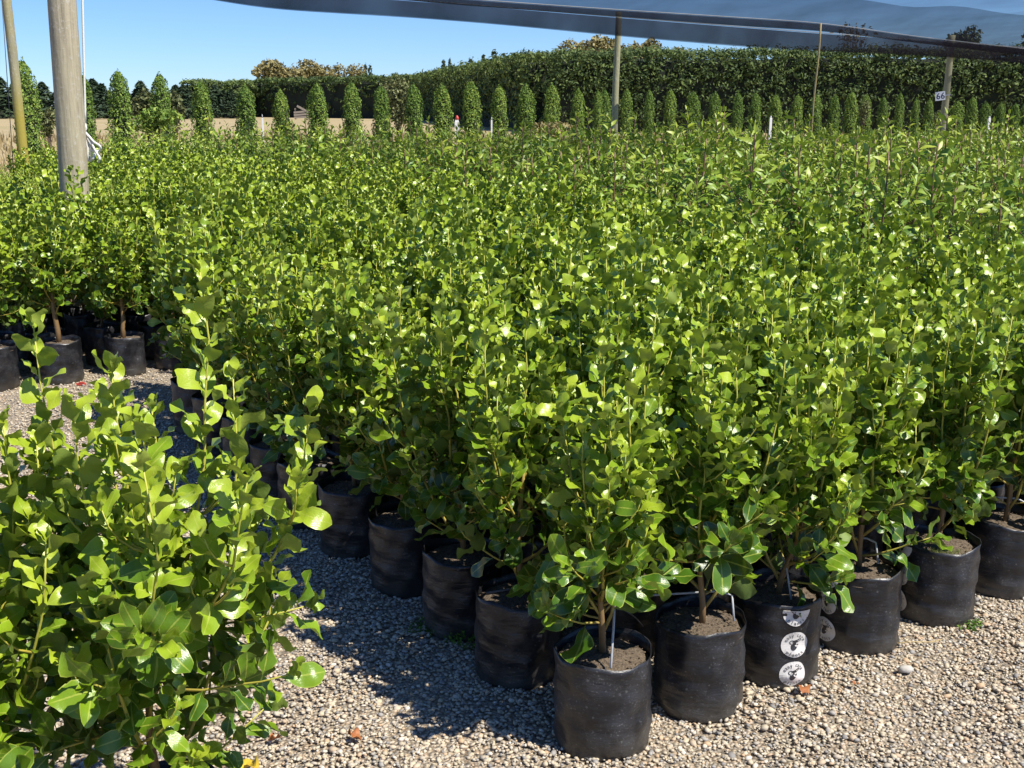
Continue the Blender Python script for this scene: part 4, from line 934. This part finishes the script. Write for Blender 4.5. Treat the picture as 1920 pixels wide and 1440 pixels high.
def tree_px(name, label, u0, u1, vt, vb, y, mat, n, fl, seed, lobes=6, cat='tree', group=None, asp=.55, base_v=None):
    r = np.random.default_rng(seed); k = mpx(y); c = at((u0 + u1) / 2, 300, y); W = (u1 - u0) * k; zt = at(960, vt, y).z; zb = max(.1, at(960, vb, y).z); H = zt - zb; B = []
    for i in range(lobes):
        q = (i + .5) / lobes; B.append(((q - .5) * W * .75 + r.normal(0, .05) * W, zb + H * r.uniform(.40, .72), W / lobes * r.uniform(.8, 1.25) + W * .05, H * r.uniform(.25, .38)))
    B.append((0, zb + H * .35, W * .33, H * .33))
    return crown_tree(name, label, (c.x, y, 0), zt, B, mat, n, fl, seed, cat, True, group, asp, 3)
tree_px('willow_tree', 'wide golden willow rising above the far end of the shaded hedge', 488, 566, 110, 170, 215, M_willow, 2600, .75, 21, 5, group='golden willows behind the hedge')
tree_px('willow_tree', 'golden willow with thin drooping edge beside the widest one', 556, 622, 114, 170, 222, M_willow, 1700, .7, 22, 4, group='golden willows behind the hedge')
tree_px('willow_tree', 'narrow sparse brown tree between the golden willows and the poplars', 622, 650, 116, 170, 230, M_willow, 420, .6, 23, 2, group='golden willows behind the hedge')
tree_px('willow_tree', 'small round golden tree beside the cluster of dark poplars', 654, 684, 110, 168, 226, M_willow, 500, .6, 24, 2, group='golden willows behind the hedge')
tree_px('willow_tree', 'broad golden willow showing over the hedge beside the pale pole', 1062, 1152, 64, 130, 118, M_willow, 2600, .45, 25, 6, group='golden willows behind the hedge')
tree_px('willow_tree', 'golden willow partly behind the pale pole', 1150, 1232, 73, 130, 122, M_willow, 2200, .45, 26, 5, group='golden willows behind the hedge')
tree_px('willow_tree', 'thin bare-topped tree at the edge of the broad golden willow', 1036, 1078, 70, 130, 124, M_willow, 260, .45, 27, 3, group='golden willows behind the hedge')
tree_px('willow_tree', 'small sparse tree showing over the hedge beyond the willows', 1252, 1282, 82, 130, 124, M_willow, 160, .4, 28, 2, group='golden willows behind the hedge')
tree_px('broadleaf_tree', 'bushy dark olive tree seen through the shade net above the numbered pole', 1758, 1806, 40, 110, 104, M_poplar, 900, .4, 31, 3, group='trees behind the hedge under the net')
tree_px('broadleaf_tree', 'small dark tree seen through the shade net at the far hedge end', 1896, 1936, 44, 110, 104, M_poplar, 600, .4, 32, 3, group='trees behind the hedge under the net')
tree_px('broadleaf_tree', 'nearly bare brown tree seen through the shade net beside the bamboo stake', 1556, 1612, 30, 110, 106, M_willow, 160, .4, 33, 3, group='trees behind the hedge under the net')
for k, (u, w, vt, y) in enumerate([(681, 13, 121, 230), (690, 13, 115, 233), (699, 14, 116, 228), (834, 12, 104, 190), (846, 13, 105, 188), (885, 24, 100, 175), (907, 12, 95, 180), (928, 23, 83, 172), (946, 9, 94, 178)]):
    c = at(u, 300, y); R = w * mpx(y) * .5; zt = at(u, vt, y).z; B = [(0, zt * (.35 + .155 * i), R * (1.0 if i < 2 else (.85 if i == 2 else .5)), zt * .14) for i in range(4)]
    lab = ['slender dark poplar in the trio beside the small round golden tree', 'slender dark poplar of the lone pair above the shaded hedge', 'dark poplar in the clump above the hedge, where the hedge starts to rise'][0 if k < 3 else (1 if k < 5 else 2)]
    if k == 7: lab = 'tallest and fullest dark poplar above the hedge'
    crown_tree('poplar_tree', lab, (c.x, y, 0), zt, B, M_poplar, 700, .5, 400 + k, group='dark poplars behind the hedge', limbs=1)
# spiky conifers along the far left of the field
def pine_mesh(seed):
    r = np.random.default_rng(seed); g = Geo(); n = 900; z = r.uniform(.03, 1, n) ** .8; a = r.uniform(0, 6.28, n); tier = .72 + .28 * np.abs(np.sin(z * 16 + a * .5)); q = (1.02 - z) ** .8 * tier * .42 * (1 - .5 * r.uniform(0, 1, n) ** 2)
    P_ = np.stack([q * np.cos(a), q * np.sin(a), z], 1); flakes(g, P_, np.stack([np.cos(a) * .4, np.sin(a) * .4, np.full(n, .8)], 1) + r.normal(0, .4, (n, 3)), .11, r, .4)
    v = [(.24 * math.cos(i), .24 * math.sin(i), .02) for i in range(7)] + [(0, 0, .8)]; g.add(np.array(v), np.array([(i, (i + 1) % 7, 7) for i in range(7)]), 1)
    return g.mesh('crown', [M_pine, M_core], False)
PINES = [pine_mesh(i) for i in range(4)]
rp = np.random.default_rng(77)
for k, u in enumerate([-8, 14, 40, 72, 92, 120, 148, 172, 186, 202, 216, 250, 274, 288, 322, 338, 352, 366, 398, 412, 426, 440, 452]):
    y = 140 + rp.uniform(-6, 8); vt = {-8: 140, 14: 146, 40: 158, 92: 155, 172: 150, 186: 149, 202: 158, 274: 153, 338: 160, 352: 160}.get(u, float(rp.uniform(160, 178))); zt = at(u, vt, y).z; c = at(u, 300, y)
    t = empty('spiky_conifer', (c.x, y, 0)); t.scale = (zt * rp.uniform(1.3, 1.7), zt * 1.4, zt); t.rotation_euler.z = float(rp.uniform(0, 6.28)); obj('crown', PINES[k % 4], t); obj('trunk', TRUNK, t).scale = (2, 2, .2)
    tag(t, 'dark spiky conifer in the shelter row across the dry field', 'conifer', 'spiky conifers across the field')
# loose bushes among the columns
for k, (u0, u1, vt, vb, y, mat, n, lab) in enumerate([(722, 776, 140, 245, 36, M_olive, 1900, 'loose pale green young tree growing between two columnar conifers'), (262, 306, 172, 250, 28, M_olive, 1300, 'grey green straggly bush beside a columnar conifer'), (316, 350, 165, 250, 30, M_olive, 900, 'thin grey green bush between columnar conifers, paler than its neighbour'),
        (78, 108, 196, 262, 27, M_olive, 500, 'scruffy olive bush at the foot of the tall dark conifer'), (262, 330, 205, 250, 24, M_thuja, 1100, 'low dark green bush in the row of columns'), (995, 1062, 228, 262, 30, M_willow, 700, 'low yellowing bush at the foot of the columns'), (1605, 1622, 178, 235, 47, M_olive, 400, 'pale loose sapling among the farthest columns'), (1745, 1760, 200, 240, 50, M_olive, 260, 'small pale sapling beside the numbered pole')]):
    tree_px('bush', lab, u0, u1, vt, vb, y, mat, n, .10, 500 + k, 3, 'bush')
# dry grass at the field's edge
def dry_grass():
    r = np.random.default_rng(9); n = 9000; y = r.uniform(23.5, 62, n); x = r.uniform(-.5, .5, n) * y; h = r.uniform(.15, .5, n); a = r.uniform(0, 6.28, n); w = .018 + .0006 * y
    b = np.stack([x, y, 0 * x], 1); s = np.stack([np.cos(a), np.sin(a), 0 * a], 1) * w[:, None]; tip = b + np.stack([r.normal(0, .08, n), r.normal(0, .08, n), h], 1)
    V = np.stack([b - s, b + s, tip], 1).reshape(-1, 3); F = (np.arange(n) * 3)[:, None] + np.arange(3)[None]
    tag(obj('dry_grass', mesh_np('dry_grass', V, F, [M_grass], False)), 'straw coloured dry grass standing at the edge of the field', 'grass', kind='stuff')
dry_grass()

# ------------------------------------------------------------------ small things
def marker(u, vb, vt, y, r, lab, cap):
    b = at(u, vb, y); t = at(u, vt, y); o = empty('marker_stake', (b.x, y, 0)); g = Geo(); z0 = -.05; v, f = box(-r, r, -r, r, z0, t.z); g.add(v, f); v, f = box(-r * .8, r * .8, -r * .8, r * .8, t.z, t.z + r * .8); g.add(v, f)
    obj('stake', g.mesh('stake', [M_white], False), o); g = Geo()
    if cap == 'red': add_tube(g, [(0, 0, t.z + .002 + r * .8), (.01, 0, t.z + .10), (0, 0, t.z + .16)], [r * .9, r * .8, r * .3], 8); c = obj('cap', g.mesh('cap', [M_red]), o)
    else: add_tube(g, [(0, 0, t.z + .002 + r * .8), (0, 0, t.z + .05), (0, 0, t.z + .09)], [r * .9, r * .7, r * .3], 8); c = obj('cap', g.mesh('cap', [M_wire]), o)
    tag(o, lab, 'stake', 'white marker stakes')
marker(857, 255, 228, 30, .055, 'white marker stake with a red top in the row of columns', 'red')
marker(922, 255, 226, 31, .02, 'thin pale riser leaning on a columnar conifer', 'grey')
marker(1444, 248, 222, 40, .04, 'white marker stake among the columns beside the bamboo prop', 'grey')
marker(1853, 246, 222, 44, .04, 'white marker stake among the columns beyond the numbered pole', 'grey')
marker(494, 262, 222, 26, .015, 'thin sprinkler riser beside the shortest columnar conifer', 'grey')
cr = empty('wooden_crate', at(567, 222, 132)); cr.location.z = 0; tag(cr, 'low weathered wooden frame lying in the far field before the hedge', 'crate')
for k, (dx, dz, rot) in enumerate([(0, .25, .06), (0, .55, .08), (0, .85, .1), (.3, 1.1, -.5)]):
    g = Geo(); v, f = box(-.85, .85, -.05, .05, -.11, .11); g.add(v, f); o = obj('plank', g.mesh('plank', [M_oldwood], False), cr, (dx - .1, -.02 * k, dz)); o.rotation_euler.y = -rot
for dx in (-.8, .7):
    g = Geo(); v, f = box(-.07, .07, .06, .2, -.05, 1.25); g.add(v, f); obj('upright', g.mesh('upright', [M_oldwood], False), cr, (dx, 0, 0))
def fallen(u, v, L, rz, lab, mat=M_dead):
    vv, f, uv = leaf_shape(11, 2, .34, int(u), wav=.2, fold=.9, curl=.3); o = obj('fallen_leaf', mesh_np('fallen_leaf', vv * L, f, [mat], True, uv), None, atz(u, v, .02)); o.rotation_euler = (.12, .25, rz); tag(o, lab, 'leaf')
fallen(1518, 1302, .055, .4, 'curled orange brown dead leaf on the gravel beside the labelled bag')
fallen(680, 1390, .055, 1.0, 'dark red brown dead leaf on the gravel across from the corner bag')
fallen(530, 1382, .045, 2.2, 'small brown dead leaf on the gravel close to the tall single shrub')
fallen(1612, 1284, .028, .8, 'tiny dark red leaf on the open gravel')
fallen(1535, 1226, .018, .8, 'tiny yellow leaf on the gravel between two bags')
fallen(448, 1432, .07, 4.2, 'yellow leaf lying on the rim of the tall single shrub bag', simple('yellow_leaf', (.5, .33, .02), (.62, .45, .04), 40, .5, 0)); bpy.data.objects[-1] if False else None
def weed(u, v, R, H, n, lab, seed):
    r = np.random.default_rng(seed); c = atz(u, v, 0); o = empty('weed', c); tag(o, lab, 'weed'); g = Geo(); gs = Geo()
    for k in range(n):
        a = r.uniform(0, 6.28); q = R * math.sqrt(r.uniform(0, 1)); b = np.array([q * math.cos(a), q * math.sin(a), 0]); e = b + np.array([r.normal(0, .02), r.normal(0, .02), H * r.uniform(.4, 1)]); add_tube(gs, [b, (b + e) / 2 + r.normal(0, .004, 3), e], [.0012, .001, .0006], 4)
        P_ = b[None] + (e - b)[None] * r.uniform(.3, 1, (10, 1)) + r.normal(0, .006, (10, 3)); flakes(g, np.abs(P_) * np.array([0, 0, 1]) + P_ * np.array([1, 1, 0]), r.normal(0, 1, (10, 3)) + np.array([0, 0, 1]), .013, r, .5)
    obj('leaves', g.mesh('leaves', [M_weed], False), o)['kind'] = 'stuff'; obj('stalks', gs.mesh('stalks', [M_weed]), o)['kind'] = 'stuff'
weed(800, 1185, .06, .05, 22, 'low feathery green weed on the shaded gravel beside the aisle bags', 1)
weed(872, 1205, .06, .06, 26, 'denser feathery weed at the foot of the shaded bags', 2)
weed(1822, 1176, .028, .02, 16, 'tiny pale green seedling on the open sunny gravel', 3)
g = Geo(); c = atz(1720, 1207, .018); add_tube(g, [(-.08, 0, 0), (-.02, .006, .004), (.05, .012, 0), (.09, .03, 0)], .0016, 5); tag(obj('dry_straw', g.mesh('dry_straw', [M_bamboo]), None, c), 'thin dry straw lying on the open gravel', 'straw')
c = atz(1698, 1258, .012); vv = np.array([(math.cos(a) * rr, math.sin(a) * rr * .6, z) for z, rr in ((0, .022), (.008, .026), (.016, .016)) for a in np.arange(9) * .698]); F = [(j * 9 + i, j * 9 + (i + 1) % 9, (j + 1) * 9 + (i + 1) % 9, (j + 1) * 9 + i) for j in range(2) for i in range(9)]; vv = np.concatenate([vv, [(0, 0, .018)]]); T = [(18 + i, 18 + (i + 1) % 9, 27) for i in range(9)]
tag(obj('stone', mesh_np('stone', vv, [np.array(F), np.array(T)], [M_stone]), None, c), 'pale flat stone larger than the pebbles around it', 'stone')
v, f = box(-.03, .03, -.006, .006, 0, .012); g = Geo(); g.add(v, f); v, f = box(-.012, .02, -.007, .007, .012, .02); g.add(v, f); tag(obj('plant_tag', g.mesh('plant_tag', [M_red], False), None, atz(152, 722, .004)), 'small red plant tag lying at the foot of a far bag', 'tag')
g = Geo(); a, b = at(2, -20, 14.5), at(18, 300, 14.5); b.z = 0; b.x = at(17, 290, 14.5).x; add_tube(g, [(0, 0, 0), list((a - b) * .5), list(a - b)], .005, 5); tag(obj('hanging_cable', g.mesh('hanging_cable', [M_blackpipe]), None, b), 'thin black cable running down beside the lichen-covered post', 'cable')
